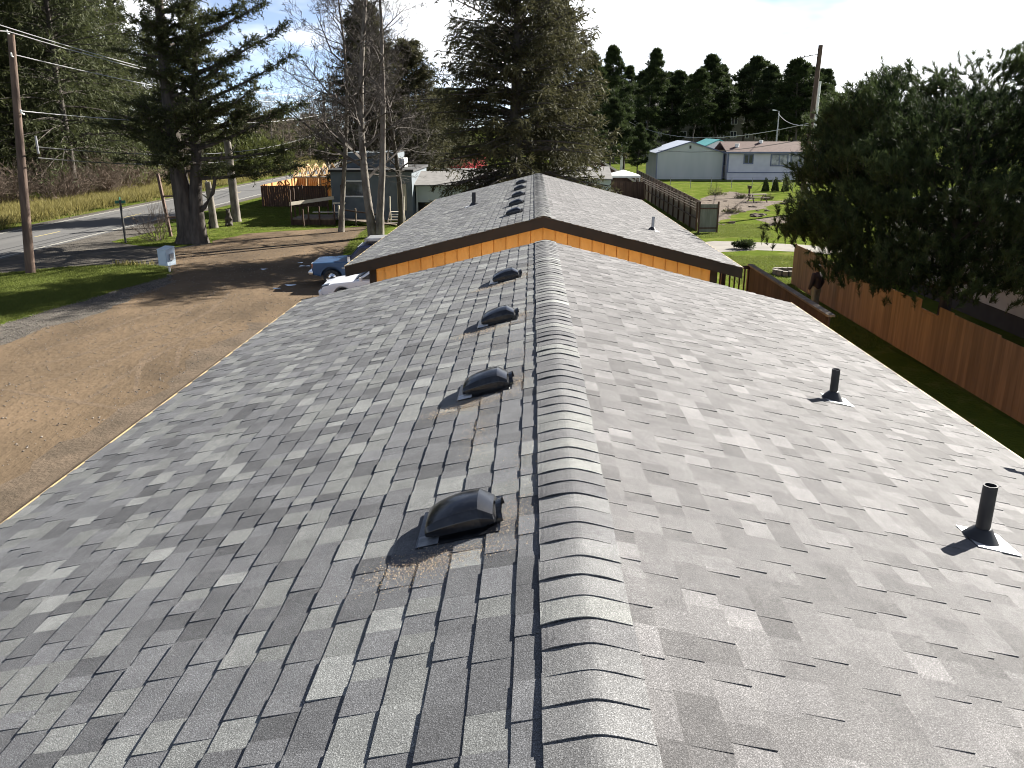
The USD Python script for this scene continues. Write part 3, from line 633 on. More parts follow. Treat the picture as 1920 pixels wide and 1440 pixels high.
def conifer(parent, H, base, R, nb, m, k, seed, mat, rise=0.15, droop=0.5, power=0.85, sl=.34, sw=.05, trunk_r=.3, top_r=.02, gap=0.0, bark='bark', lean=(0, 0), twig=.42, irregular=.35, limbs=True, sides=None, hang=.5, brown=0.0):
    """a spruce: whorled drooping boughs feathered with side twigs and needle sprays; trunk, boughs and crown are its parts"""
    rng = np.random.default_rng(seed)
    zt = np.linspace(0, H, 12); tx = lean[0] * (zt / H) ** 1.5 + .08 * np.sin(zt * .7 + seed); ty = lean[1] * (zt / H) ** 1.5 + .08 * np.cos(zt * .6 + seed)
    rr = trunk_r * (1 - zt / H) ** .9 + top_r; rr[0] *= 1.35
    MB().tube(np.c_[tx - tx[0], ty - ty[0], zt], rr, 9).put('trunk', K[bark], parent, smooth=60)
    t = np.sort(rng.random(nb) ** .9); z0 = base + (H - base) * t
    az = rng.random(nb) * 6.283
    Lb = R * (1 - t) ** power * rng.uniform(1 - irregular, 1 + irregular * .6, nb) + .25
    lump = fbm(np.stack([np.cos(az) * 1.3, np.sin(az) * 1.3, z0 * .25], 1), 3, seed)
    Lb *= np.clip(.55 + .95 * lump, .4, 1.4)
    if gap: keep = rng.random(nb) > gap * (fbm(np.stack([np.cos(az) * 2, np.sin(az) * 2, z0 * .35], 1), 2, seed + 9) > .5); t, z0, az, Lb = t[keep], z0[keep], az[keep], Lb[keep]
    nb = len(t)
    out = np.stack([np.cos(az), np.sin(az), np.zeros(nb)], 1); sid = np.stack([-np.sin(az), np.cos(az), np.zeros(nb)], 1)
    up = rise + .55 * t + rng.normal(size=nb) * .10
    bx = np.interp(z0, zt, tx - tx[0]); by = np.interp(z0, zt, ty - ty[0])
    def pt(s):   # s (nb, q)
        r = Lb[:, None] * s
        z = z0[:, None] + r * up[:, None] - droop * (1 - .55 * t[:, None]) * Lb[:, None] * s ** 2 * .55 + .16 * Lb[:, None] * np.clip(s - .7, 0, 1) ** 1
        return np.stack([bx[:, None] + out[:, :1] * r, by[:, None] + out[:, 1:2] * r, z], -1)
    if limbs:
        ss = np.linspace(0, 1, 6)[None].repeat(nb, 0); pp = pt(ss)
        rad = (trunk_r * .20 * (1 - t) ** .5 + .012)[:, None] * np.linspace(1, .15, 6)[None]
        v, f = segs(pp[:, :-1].reshape(-1, 3), pp[:, 1:].reshape(-1, 3), rad[:, :-1].ravel(), rad[:, 1:].ravel(), 4)
        put('boughs', v, f, K[bark], parent, kind='stuff')
    s = (np.arange(m)[None] + rng.random((nb, m))) / m * .9 + .10
    p = pt(s); pf = pt(np.clip(s + .04, 0, 1.05)); tan = unit(pf - p)
    sg = np.where(rng.random((nb, m)) < .5, -1.0, 1.0)[..., None]
    lw = (twig * Lb[:, None] * (1.08 - s) * rng.uniform(.5, 1.3, (nb, m)) + .16)
    td = unit(tan * .75 + sid[:, None] * sg * rng.uniform(.5, 1.1, (nb, m, 1)) + np.array([0, 0, -hang])[None, None] * rng.uniform(.2, 1.2, (nb, m, 1)))
    u = (np.arange(k)[None, None] + rng.random((nb, m, k))) / k
    P = p[:, :, None] + td[:, :, None] * (u * lw[:, :, None])[..., None]
    P[..., 2] -= hang * .5 * lw[:, :, None] * u ** 2
    D = unit(td[:, :, None] + .75 * rng.normal(size=P.shape) + np.array([0, 0, -.15]))
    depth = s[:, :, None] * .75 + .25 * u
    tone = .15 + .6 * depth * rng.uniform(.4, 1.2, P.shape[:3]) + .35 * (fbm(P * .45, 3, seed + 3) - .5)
    n = P[..., 0].size
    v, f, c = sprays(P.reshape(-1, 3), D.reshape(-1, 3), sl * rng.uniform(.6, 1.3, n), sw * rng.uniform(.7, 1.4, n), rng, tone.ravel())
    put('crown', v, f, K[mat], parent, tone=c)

def clump_pine(parent, H, base, R, seed, nc=46, per=330, sl=.55, sw=.11, trunk_r=.24, mat='pine', bark='bark'):
    """a shore pine: bare leaning trunk, bent limbs and rounded clumps of needles"""
    rng = np.random.default_rng(seed)
    zt = np.linspace(0, H * .95, 10); lx, ly = rng.normal(size=2) * .05 * H
    tx = lx * (zt / H) ** 1.6 + .12 * np.sin(zt * .5 + seed); ty = ly * (zt / H) ** 1.6
    MB().tube(np.c_[tx - tx[0], ty, zt], trunk_r * (1 - .8 * zt / H) , 8).put('trunk', K[bark], parent, smooth=60)
    t = rng.random(nc) ** .8; z = base + (H - base) * t
    prof = np.sin(np.clip(.24 + t * .76, 0, 1) * np.pi) ** (.5 + .5 * rng.random())
    az = rng.random(nc) * 6.283; rad = R * prof * rng.uniform(.25, 1.0, nc) ** .6 * rng.uniform(.75, 1.15, nc)
    C = np.stack([np.interp(z, zt, tx - tx[0]) + rad * np.cos(az), np.interp(z, zt, ty) + rad * np.sin(az), z], 1)
    root = np.stack([np.interp(z - rad * .45, zt, tx - tx[0]), np.interp(z - rad * .45, zt, ty), np.maximum(z - rad * .45, base * .6)], 1)
    v, f = segs(root, C, trunk_r * .22, .02, 4); put('boughs', v, f, K[bark], parent, kind='stuff')
    size = R * rng.uniform(.12, .27, nc) * (1.15 - .4 * t)
    q = unit(rng.normal(size=(nc, per, 3))); q[..., 2] = q[..., 2] * .75 + .12
    r = rng.random((nc, per, 1)) ** .42
    P = C[:, None] + q * r * size[:, None, None] * np.array([1.15, 1.15, .72])
    D = unit(q + np.array([0, 0, .55]) + .5 * rng.normal(size=q.shape))
    tone = .12 + .55 * np.clip(q[..., 2] * .6 + .5, 0, 1) * rng.uniform(.4, 1.2, q.shape[:2]) + .3 * (rng.random((nc, 1)) - .4)
    n = nc * per
    v, f, c = sprays(P.reshape(-1, 3), D.reshape(-1, 3), sl * rng.uniform(.6, 1.3, n), sw * rng.uniform(.7, 1.4, n), rng, tone.ravel())
    put('crown', v, f, K[mat], parent, tone=c)

def bare_tree(parent, H, seed, r0=.22, spread=.5, levels=5, n0=16, mat='twig', bark='palebark', fork=.0, sides=3, up=.35, z_first=.25, lens=.34):
    """a leafless tree: trunk plus repeatedly branching limbs down to fine twigs"""
    rng = np.random.default_rng(seed)
    zt = np.linspace(0, H, 14); tx = .03 * H * np.sin(zt / H * 4 + seed); ty = .03 * H * np.cos(zt / H * 3 + seed)
    tr = np.c_[tx - tx[0], ty - ty[0], zt]; rr = r0 * (1 - zt / H) ** .8 + .012; rr[0] *= 1.3
    MB().tube(tr, rr, 9).put('trunk', K[bark], parent, smooth=60)
    t = np.clip(np.linspace(z_first, .98, n0) + rng.normal(size=n0) * .015, .1, .985)
    P = np.stack([np.interp(t * H, zt, tr[:, k]) for k in range(3)], 1)
    az = np.arange(n0) * 2.4 + rng.normal(size=n0) * .4
    D = unit(np.stack([np.cos(az) * spread * 2, np.sin(az) * spread * 2, up + .5 * t], 1))
    L = H * lens * (1.12 - t) ** .8 * rng.uniform(.7, 1.2, n0); Rr = np.interp(t * H, zt, rr) * .5
    A, B, RA, RB = [], [], [], []
    for lev in range(levels):
        ns = 4 if lev < 3 else 2; p = P.copy(); d = D.copy(); pts = [p]
        for q in range(ns):
            d = unit(d + rng.normal(size=d.shape) * .16 + np.array([0, 0, .05]))
            p2 = p + d * (L / ns)[:, None]
            A.append(p); B.append(p2); RA.append(Rr * (1 - .75 * q / ns)); RB.append(Rr * (1 - .75 * (q + 1) / ns)); p = p2; pts.append(p)
        if lev == levels - 1: break
        nc = [6, 5, 4, 3, 3][lev]; pts = np.stack(pts, 1); N = len(P)
        u = np.clip((np.arange(nc)[None] + .9 + rng.random((N, nc))) / (nc + 1.0), .15, 1.0) * ns
        i = np.minimum(u.astype(int), ns - 1); w = (u - i)[..., None]
        ar = np.arange(N)[:, None]
        Pn = pts[ar, i] * (1 - w) + pts[ar, i + 1] * w
        dir_ = unit(pts[ar, i + 1] - pts[ar, i])
        side = unit(np.cross(dir_, rng.normal(size=dir_.shape)))
        Dn = unit(dir_ * .8 + side * .8 + np.array([0, 0, .12]))
        Ln = (L[:, None] * rng.uniform(.28, .55, (N, nc))); Rn = np.maximum((Rr[:, None] * .5) * (1 - .5 * u / ns), .0035)
        P, D, L, Rr = Pn.reshape(-1, 3), Dn.reshape(-1, 3), Ln.ravel(), Rn.ravel()
    v, f = segs(np.vstack(A), np.vstack(B), np.maximum(np.concatenate(RA), .0085), np.maximum(np.concatenate(RB), .0065), sides)
    put('boughs', v, f, K[mat], parent, kind='stuff')

def brush_clump(parent, H, R, seed, n0=70, mat='brush', r0=.02):
    rng = np.random.default_rng(seed)
    az = rng.random(n0) * 6.283; tilt = rng.random(n0) ** .7 * .75
    P = np.stack([np.cos(az) * R * .35 * rng.random(n0), np.sin(az) * R * .35 * rng.random(n0), np.zeros(n0) - .1], 1)
    D = unit(np.stack([np.cos(az) * tilt * R / H * 1.4, np.sin(az) * tilt * R / H * 1.4, np.ones(n0)], 1)); L = H * rng.uniform(.55, 1.05, n0); Rr = np.full(n0, r0)
    A, B, RA, RB = [], [], [], []
    for lev in range(3):
        p, d = P, D; pts = [p]; ns = 4
        for q in range(ns):
            d = unit(d + rng.normal(size=d.shape) * .18); p2 = p + d * (L / ns)[:, None]
            A.append(p); B.append(p2); RA.append(Rr * (1 - .7 * q / ns)); RB.append(Rr * (1 - .7 * (q + 1) / ns)); p = p2; pts.append(p)
        if lev == 2: break
        nc = [6, 5][lev]; pts = np.stack(pts, 1); N = len(P); ar = np.arange(N)[:, None]
        u = rng.uniform(.25, 1, (N, nc)) * ns; i = np.minimum(u.astype(int), ns - 1); w = (u - i)[..., None]
        Pn = pts[ar, i] * (1 - w) + pts[ar, i + 1] * w; dr = unit(pts[ar, i + 1] - pts[ar, i])
        Dn = unit(dr + .75 * unit(rng.normal(size=dr.shape)))
        P, D, L, Rr = Pn.reshape(-1, 3), Dn.reshape(-1, 3), (L[:, None] * rng.uniform(.2, .45, (N, nc))).ravel(), np.full(N * nc, Rr[0] * .55)
    v, f = segs(np.vstack(A), np.vstack(B), np.concatenate(RA), np.concatenate(RB), 3)
    put('stems', v, f, K[mat], parent, kind='stuff')

def leafy_mass(parent, name, sx, sy, sz, n, seed, mat, sl=.25, sw=.09, lob=9):
    rng = np.random.default_rng(seed)
    c = rng.uniform(-1, 1, (lob, 3)) * np.array([sx, sy, sz * .35]) * .6; c[:, 2] += sz * .45
    r = rng.uniform(.4, .75, lob)
    i = rng.integers(0, lob, n); q = unit(rng.normal(size=(n, 3)))
    P = c[i] + q * (rng.random(n) ** .35)[:, None] * r[i][:, None] * np.array([sx, sy, sz * .8]) * .7
    P[:, 2] = np.abs(P[:, 2])
    D = unit(q + .6 * rng.normal(size=(n, 3)) + [0, 0, .5])
    tone = .15 + .5 * np.clip(q[:, 2] * .5 + .5, 0, 1) * rng.uniform(.5, 1.2, n) + .25 * (fbm(P * .8, 2, seed) - .5)
    v, f, cc = sprays(P, D, sl * rng.uniform(.6, 1.3, n), sw * rng.uniform(.7, 1.4, n), rng, tone)
    put(name, v, f, K[mat], parent, tone=cc)

# big double-trunked spruce on the lawn by the road, with long level limbs towards the buildings
p = on(362, 455)
t = thing('spruce_tree', 'big open spruce with a forked double trunk on the lawn by the road', 'tree', p)
rng = np.random.default_rng(4)
zt = np.array([0, .6, 1.5, 2.6, 4, 6, 9, 13, 17, 20.5])
MB().tube(np.c_[[-.15, -.15, -.22, -.3, -.4, -.45, -.5, -.4, -.3, -.2], zt * 0, zt], [.95, .72, .62, .56, .5, .42, .36, .26, .15, .03], 10).put('trunk', K['bark'], t, smooth=60)
MB().tube([(.35, -.15, -.05), (.4, -.15, .6), (.45, -.1, 1.7), (.5, 0, 3), (.75, .1, 5), (1.0, .1, 8), (1.3, .2, 11), (1.4, .2, 14)], [.75, .56, .45, .38, .3, .24, .15, .03], 10).put('trunk', K['bark'], t, smooth=60)
MB().tube([(.5, -.1, 1.7), (1.0, -.1, 2.2), (1.6, -.1, 3.0), (1.9, 0, 4.2), (2.4, 0, 5.4)], [.17, .15, .12, .09, .04], 7).put('bough', K['bark'], t, smooth=60)
LIMB = []
def limb(z0, az, L, rise, x0=0.0, curl=.25, r=.10):
    s = np.linspace(0, 1, 9); o = np.array([math.cos(az), math.sin(az)])
    w = np.cumsum(rng.normal(size=(9, 2)) * .1, 0) * L * .06; w[0] = 0
    P = np.c_[x0 + o[0] * L * s + w[:, 0], o[1] * L * s + w[:, 1], z0 + L * (rise * s + curl * s ** 2)]
    LIMB.append((P, r)); return P
for k in range(150):
    z = rng.uniform(3.6, 20.3); tt = (z - 3.6) / 17
    az = rng.random() * 6.283
    L = (3.9 - 2.4 * tt) * rng.uniform(.55, 1.15) * (1.12 if math.cos(az) > .2 else .86)
    limb(z, az, L, rng.uniform(-.10, .35) + .2 * tt, rng.choice([-.4, .9]) if z < 13 else -.4, rng.uniform(-.05, .25))
for z, az, L, ri in ((5.6, -.2, 6.0, .28), (8.1, -.1, 6.4, .30), (9.6, .1, 5.9, .38), (5.0, .15, 6.6, .02), (3.9, .05, 6.2, .0), (6.6, .2, 6.2, .14), (11.5, .1, 4.6, .35), (6.4, 3.3, 4.4, .05), (4.8, 3.0, 4.2, -.05), (14, 0.2, 3.9, .4), (7.2, -.5, 5.6, .2), (9.0, -.35, 5.0, .4), (15.6, -.1, 4.2, .45)):
    limb(z, az, L, ri, .9 if math.cos(az) > 0 else -.4, .12, .13)
mb = MB(); SP, SD, ST = [], [], []
for P_, r in LIMB:
    mb.tube(P_, np.linspace(r, .012, 9), 5, cap=False)
    nt = int(40 * np.linalg.norm(P_[-1] - P_[0]) / 3) + 10
    s = rng.uniform(.18, 1, nt) ** .8 * 8; i = np.minimum(s.astype(int), 7); w = (s - i)[:, None]
    b = P_[i] * (1 - w) + P_[i + 1] * w; dr = unit(P_[i + 1] - P_[i])
    d = unit(dr * .7 + .8 * rng.normal(size=(nt, 3)) * np.array([1, 1, .45]) + [0, 0, -.12])
    ln = rng.uniform(.3, .95, nt)
    e = b + d * ln[:, None]
    v, f = segs(b, e, .012, .004, 3); mb.add(v, f)
    q = 15; u = rng.random((nt, q, 1)) * .95 + .1
    SP.append((b[:, None] + d[:, None] * u * ln[:, None, None]).reshape(-1, 3))
    SD.append((d[:, None] + .85 * rng.normal(size=(nt, q, 3)) + np.array([0, 0, .1])).reshape(-1, 3))
    ST.append((.2 + .5 * np.repeat(rng.random(nt) ** 1.2, q) + .2 * u[..., 0].ravel() * rng.random(nt * q)))
mb.put('boughs', K['bark'], t, kind='stuff')
SP, SD, ST = np.vstack(SP), np.vstack(SD), np.concatenate(ST)
v, f, c = sprays(SP, SD, .20 * rng.uniform(.7, 1.4, len(SP)), .055, rng, ST)
put('crown', v, f, K['needle'], t, tone=c)

# big dense spruce behind the second house
t = thing('spruce_tree', 'huge dense dark spruce rising right behind the ridge of the second house', 'tree', (-1.2, 51, 0))
conifer(t, 22.5, 1.0, 5.4, 520, 18, 11, 31, 'needle_brown', rise=.12, droop=.55, power=.58, sl=.34, sw=.062, trunk_r=.48, twig=.38, irregular=.35, hang=.8)
t = thing('spruce_tree', 'brownish lower spruce leaning into the right side of the huge spruce', 'tree', (1.3, 55, 0))
conifer(t, 14.5, 1.6, 3.7, 230, 13, 9, 38, 'needle_brown', rise=.2, droop=.45, power=.6, sl=.36, sw=.08, trunk_r=.3, twig=.4, hang=.6)
t = thing('spruce_tree', 'slim dark spruce standing behind the bare alder trunk', 'tree', (at(692, 240, 77)[0], 77, 0))
conifer(t, 17.2, 2.2, 4.9, 420, 16, 10, 33, 'needle_brown', rise=.15, droop=.5, power=.7, sl=.36, sw=.07, trunk_r=.36, twig=.36, hang=.7)
t = thing('spruce_tree', 'shorter broad spruce between the alder and the huge spruce', 'tree', (at(768, 240, 80)[0], 80, 0))
conifer(t, 14.2, 2.4, 5.0, 360, 15, 9, 35, 'needle_brown', rise=.15, droop=.5, power=.65, sl=.38, sw=.07, trunk_r=.3, twig=.36, hang=.7)
t = thing('spruce_tree', 'dark low spruce left of the huge spruce, above the grey roofs', 'tree', (at(832, 240, 90)[0], 90, 0))
conifer(t, 10.4, 1.5, 4.6, 300, 14, 9, 36, 'needle', rise=.2, droop=.5, power=.6, sl=.38, sw=.08, trunk_r=.25, twig=.4, hang=.7)
t = thing('alder_tree', 'tall bare alder with two trunks beside the second house', 'tree', on(700, 446))
bare_tree(t, 19.5, 41, r0=.27, n0=34, spread=.42, levels=5, z_first=.2, lens=.30)
MB().tube([(.42, 0, -.05), (.5, .05, 1.5), (.75, .1, 4), (1.0, .1, 8), (1.1, .2, 13), (1.0, .2, 17)], [.3, .25, .2, .16, .09, .02], 8).put('trunk', K['palebark'], t, smooth=60)
t = thing('alder_tree', 'bare leaning alder with ascending limbs left of the two-trunked one', 'tree', (-13.3, 56.5, 0))
bare_tree(t, 17.2, 43, r0=.17, n0=30, spread=.62, levels=5, z_first=.26, up=.25, lens=.38)
t = thing('alder_tree', 'dark bare tree in front of the porch steps', 'tree', on(752, 424))
bare_tree(t, 13.0, 45, r0=.2, n0=24, spread=.5, levels=5, z_first=.3, bark='bark', lens=.32)

# large round pine behind the cedar fence
t = thing('pine_tree', 'large round dense pine overhanging the cedar fence', 'tree', (12.35, 24.9, 0))
rng = np.random.default_rng(51)
MB().tube([(0, 0, -.05), (0, 0, .5), (.03, .02, 1.8), (.05, .05, 3.2), (0, .1, 4.6), (.1, 0, 6), (.1, 0, 7.4)], [.24, .19, .18, .16, .13, .09, .03], 9).put('trunk', K['bark'], t, smooth=60)
Z_ = [1.9, 2.3, 2.8, 3.8, 5.1, 6.3, 7.0, 7.7, 8.2, 8.75]; R_ = [2.0, 3.1, 3.9, 4.95, 4.75, 4.7, 4.5, 4.0, 3.3, 1.6]
ML = 215                                              # boughs: needle tufts cluster into uneven upswept masses
la = rng.random(ML) * 6.283; lz = 2.5 + 5.9 * rng.random(ML) ** .9
lr = np.interp(lz, Z_, R_) * rng.uniform(.72, 1.0, ML); ls = rng.uniform(.5, 1.15, ML)
N = 13500
li = rng.integers(0, ML, N); inner = rng.random(N) < .33
d3 = unit(rng.normal(size=(N, 3))); d3[:, 2] = d3[:, 2] * .8 + .15
off = d3 * (rng.random(N) ** .4)[:, None] * ls[li][:, None] * np.array([.95, .95, .8])
tip = np.stack([lr[li] * np.cos(la[li]), lr[li] * np.sin(la[li]), lz[li]], 1) + off
za = rng.uniform(2.3, 7.6, N); ra = np.interp(za, Z_, R_) * rng.random(N) ** .5 * .8; aa = rng.random(N) * 6.283
tip = np.where(inner[:, None], np.stack([ra * np.cos(aa), ra * np.sin(aa), za], 1), tip)
az = np.arctan2(tip[:, 1], tip[:, 0]); rad = np.hypot(tip[:, 0], tip[:, 1]); zt = tip[:, 2]
tip[:, 2] = np.maximum(2.0 + (zt - 2.0) * (1 + .022 * tip[:, 0]) + .15, 1.8 + .9 * np.clip(1 - rad / 2.6, 0, 1))
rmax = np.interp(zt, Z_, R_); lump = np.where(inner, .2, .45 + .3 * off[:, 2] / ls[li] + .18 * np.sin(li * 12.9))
outd = np.stack([np.cos(az), np.sin(az), np.zeros(N)], 1)
dirn = unit(outd * rng.uniform(.1, .9, (N, 1)) + np.array([0, 0, 1.0]) * rng.uniform(.35, 1.4, (N, 1)) + .3 * rng.normal(size=(N, 3)))
ln = rng.uniform(.16, .38, N) * np.where((rng.random(N) < .14) & (zt > 5.5), 2.0, 1)
st_ = tip - dirn * ln[:, None]
mb = MB(); v, f = segs(st_, tip, .008, .004, 3); mb.add(v, f)
nl = 26
for k in range(nl):
    a = k * 2.4; z0 = 1.9 + 5.6 * k / nl; Lr = 3.7 - 2.2 * k / nl; s = np.linspace(0, 1, 7)
    mb.tube(np.c_[np.cos(a + .3 * s) * Lr * s, np.sin(a + .3 * s) * Lr * s, z0 + Lr * (.10 * s + .38 * s ** 2)], np.linspace(.07, .014, 7), 5, cap=False)
mb.put('boughs', K['innerbark'], t, kind='stuff')
q = 42; u = rng.random((N, q, 1)) ** .7
P = st_[:, None] + dirn[:, None] * u * ln[:, None, None]
D = unit(dirn[:, None] * 1.0 + .85 * unit(rng.normal(size=P.shape)))
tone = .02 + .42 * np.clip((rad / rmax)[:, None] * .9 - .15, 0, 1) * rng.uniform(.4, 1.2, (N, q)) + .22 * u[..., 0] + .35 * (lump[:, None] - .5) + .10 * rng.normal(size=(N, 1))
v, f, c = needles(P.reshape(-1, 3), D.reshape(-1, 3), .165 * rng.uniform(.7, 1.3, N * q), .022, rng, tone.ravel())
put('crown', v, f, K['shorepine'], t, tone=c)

# forest across the road: a few trees built once, the rest copies
FOREST = []
def forest_tree(kind, x, y, label, rz, sc, first=[None, None, None], seeds=(61, 62, 63)):
    z = bank_z(x, y) - .1
    if first[kind] is None:
        t = thing('forest_spruce', label, 'tree', (x, y, z), rz, None, None)
        H, Rr = ((24, 5.4), (21, 5.0), (27, 5.8))[kind]
        conifer(t, H, (2.5, 1.5, 4)[kind], Rr, (260, 240, 260)[kind], 13, 8, seeds[kind], 'needle', rise=.1, droop=.55, power=.55, sl=.5, sw=.085, trunk_r=.3, twig=.42, irregular=.45, hang=.8)
        first[kind] = t
    else:
        t = copy_of(first[kind], label, 'tree', (x, y, z), rz, (sc, sc, sc))
    FOREST.append(t); return t
rng = np.random.default_rng(71)
front = [(-50.5, 52, 'behind the brush at the far left, cut by the picture edge'), (-50, 66, 'right behind the leaning wooden pole'), (-51, 73, 'behind the brown brush, second right of the wooden pole'),
         (-48.5, 82, 'with pale bare lower trunk seen through the overhead wires'), (-49, 90, 'behind the brush, just left of the forked spruce'), (-47, 99, 'seen through the limbs of the forked spruce'),
         (-48, 110, 'half hidden behind the forked double trunk'), (-50, 122, 'low down behind the forked spruce, at the right end of the forest')]
for k, (x, y, s) in enumerate(front):
    forest_tree(k % 3, x, y, 'forest spruce ' + s, rng.uniform(0, 360), rng.uniform(.95, 1.15) * (1.1 if y < 80 else 1.0 if y < 95 else .7 if y < 115 else .5))
for px, y, sc, lab in ((150, 84, 1.12, 'tallest spruce of the forest, its top between the pole and the forked spruce'), (185, 93, 1.08, 'tall spruce just right of the tallest one in the forest'), (120, 76, 1.1, 'tall spruce just left of the tallest one in the forest')):
    forest_tree(2, at(px, 240, y)[0], y, lab, rng.uniform(0, 360), sc)
for k in range(33):
    row = k // 11; y = 42 + (k % 11) * 7.6 + rng.uniform(-2, 2); x = -55.5 - row * 6.5 + rng.uniform(-1.5, 1.5)
    t = forest_tree(int(rng.integers(0, 3)), x, y, f'tall dark spruce of the dense forest, {ORD[k % 11]} from the left in its {ORD[row + 1]} row', rng.uniform(0, 360), rng.uniform(.98, 1.2) * (1.12 if y < 88 else .8 if y < 102 else .6))
    tag(t, group='spruces inside the dense forest')

# brush along the bank
rng = np.random.default_rng(81)
proto = []
bl = ['at the left, behind the leaning pole', 'between the pole and the green sign', 'dark, above the sign', 'right above the green sign post', 'behind the timber frame', 'left of the forked trunk']
def brush(x, y, label, sc, group=None, kind=None):
    z = bank_z(x, y)
    k = len(proto) if len(proto) < 3 else int(rng.integers(0, 3))
    if len(proto) < 3:
        t = thing('brush_shrub', label, 'shrub', (x, y, z), 0, group)
        brush_clump(t, 3.6, 2.2, 90 + k, 50, r0=.028); proto.append(t)
    else: t = copy_of(proto[k], label, 'shrub', (x, y, z), rng.uniform(0, 360), (sc, sc, sc * rng.uniform(.85, 1.1)), group)
for k in range(6):
    brush(-41.5 - rng.random() * 2, 56 + k * 6.2, 'bare brown brush shrub on the bank, ' + bl[k], 1.0)
for k in range(44):
    y = 46 + (k % 22) * 5.0 + rng.uniform(-2, 2); x = -42.5 - (k // 22) * 4.5 + rng.uniform(-1.3, 1.3) + np.interp(y, [c[1] for c in road_c], [c[0] for c in road_c]) + 32.65
    brush(x, y, f'bare brown brush shrub, {ORD[k % 22]} from the left in the ' + ('front' if k < 22 else 'back') + ' row of the roadside thicket', rng.uniform(.75, 1.2), 'brush thicket along the road')

# dry grass of the bank and the verge
def instancer(name, protos, pts, scl, mat, label, cat, seed):
    rng = np.random.default_rng(seed)
    pi = UsdGeom.PointInstancer.Define(stage, numbered('/World', name))
    tag(pi.GetPrim(), label, cat, kind='stuff')
    paths = []
    for k, (v, f, c) in enumerate(protos):
        pr = put('tuft', v, f, mat, pi.GetPrim(), tone=c); paths.append(pr.GetPath())
    n = len(pts)
    pi.CreatePrototypesRel().SetTargets(paths)
    pi.CreateProtoIndicesAttr(Vt.IntArray.FromNumpy(rng.integers(0, len(protos), n).astype(np.int32)))
    pi.CreatePositionsAttr(Vt.Vec3fArray.FromNumpy(np.asarray(pts, np.float32)))
    a = rng.random(n) * 6.283 / 2
    q = Vt.QuathArray([Gf.Quath(float(math.cos(x)), 0, 0, float(math.sin(x))) for x in a])
    pi.CreateOrientationsAttr(q)
    pi.CreateScalesAttr(Vt.Vec3fArray.FromNumpy((np.asarray(scl)[:, None] * np.ones((1, 3))).astype(np.float32)))
def inside(poly, n, rng, z):
    from shapely.geometry import Polygon
    from shapely import contains_xy
    g = Polygon(poly).buffer(0); b = g.bounds; out = np.zeros((0, 2))
    while len(out) < n:
        q = np.c_[rng.uniform(b[0], b[2], n), rng.uniform(b[1], b[3], n)]
        out = np.vstack([out, q[contains_xy(g, q[:, 0], q[:, 1])]])
    return np.c_[out[:n], np.full(n, z)]
def tuft(n, H, R, W, seed, lean=.45):
    rng = np.random.default_rng(seed)
    P = np.c_[rng.normal(size=(n, 2)) * R * .4, np.zeros(n)]
    D = unit(np.c_[rng.normal(size=(n, 2)) * lean, np.ones(n)])
    return sprays(P, D, H * rng.uniform(.5, 1.1, n), W, rng, .2 + .7 * rng.random(n))
rng = np.random.default_rng(91)
n = 7500; y = 44 + 190 * rng.random(n) ** 1.8; off = -37.6 - np.abs(rng.normal(size=n)) * 2.3 - rng.random(n) * 1.2
x = off + np.interp(y, [c[1] for c in road_c], [c[0] for c in road_c]) + 32.65
pts = np.array([(a, b, bank_z(a, b) - .03) for a, b in zip(x, y)])
instancer('tall_grass', [tuft(26, .95, .8, .05, s) for s in (1, 2, 3)], pts, rng.uniform(.6, 1.25, n), K['drygrass'], 'tall dry yellow-green grass along the far verge of the road', 'grass', 1)
st_pr = []
for s_ in (1, 2, 3):
    ic = trimesh.creation.icosahedron(); ic.vertices *= (1 + .25 * np.random.default_rng(s_).normal(size=(12, 1))) * [1, .8, .55]; st_pr.append((ic.vertices, ic.faces, None))
lp = gp((0, 645), (140, 596), (250, 560), (325, 522), (300, 480), (345, 468), (560, 434), (690, 426), (600, 560), (420, 660), (200, 800), (-40, 900))
e1 = gp((-60, 640), (0, 608), (120, 572), (250, 536), (318, 513), (330, 530), (250, 562), (120, 606), (0, 650), (-60, 690))
pts = np.vstack([inside(lp, 5200, rng, .012), inside(e1, 3800, rng, .012)]); pts[:, 2] += .003
instancer('loose_stones', st_pr, pts, .010 + .022 * rng.random(len(pts)) ** 3, K['stone'], 'loose small stones strewn over the dirt lot', 'stones', 7)
n = 16000                                             # short grass on the near lawns
l1 = gp((-60, 522), (0, 514), (120, 502), (250, 495), (308, 500), (318, 511), (306, 521), (250, 536), (120, 572), (0, 608), (-60, 630))
l2 = gp((214, 454), (300, 432), (480, 383), (560, 360), (640, 366), (690, 424), (560, 429), (470, 435), (405, 449), (340, 462), (262, 460))
l3 = gp((690, 427), (740, 405), (720, 440), (640, 480), (657, 455))
pts = np.vstack([inside(l1, 9000, rng, .01), inside(l2, 6500, rng, .01), inside(l3, 900, rng, .014), inside([(9.5, 26), (11.4, 26), (11.4, 36), (13.5, 38), (14.5, 46), (9, 46)], 3500, rng, .006), inside([(9, 54), (15.5, 54), (17, 62), (10, 62)], 2000, rng, .006)])
instancer('short_grass', [tuft(16, .085, .22, .016, s, 1.0) for s in (4, 5, 6)], pts, rng.uniform(.6, 1.5, len(pts)), K['greenblade'], 'short green lawn grass', 'grass', 2)

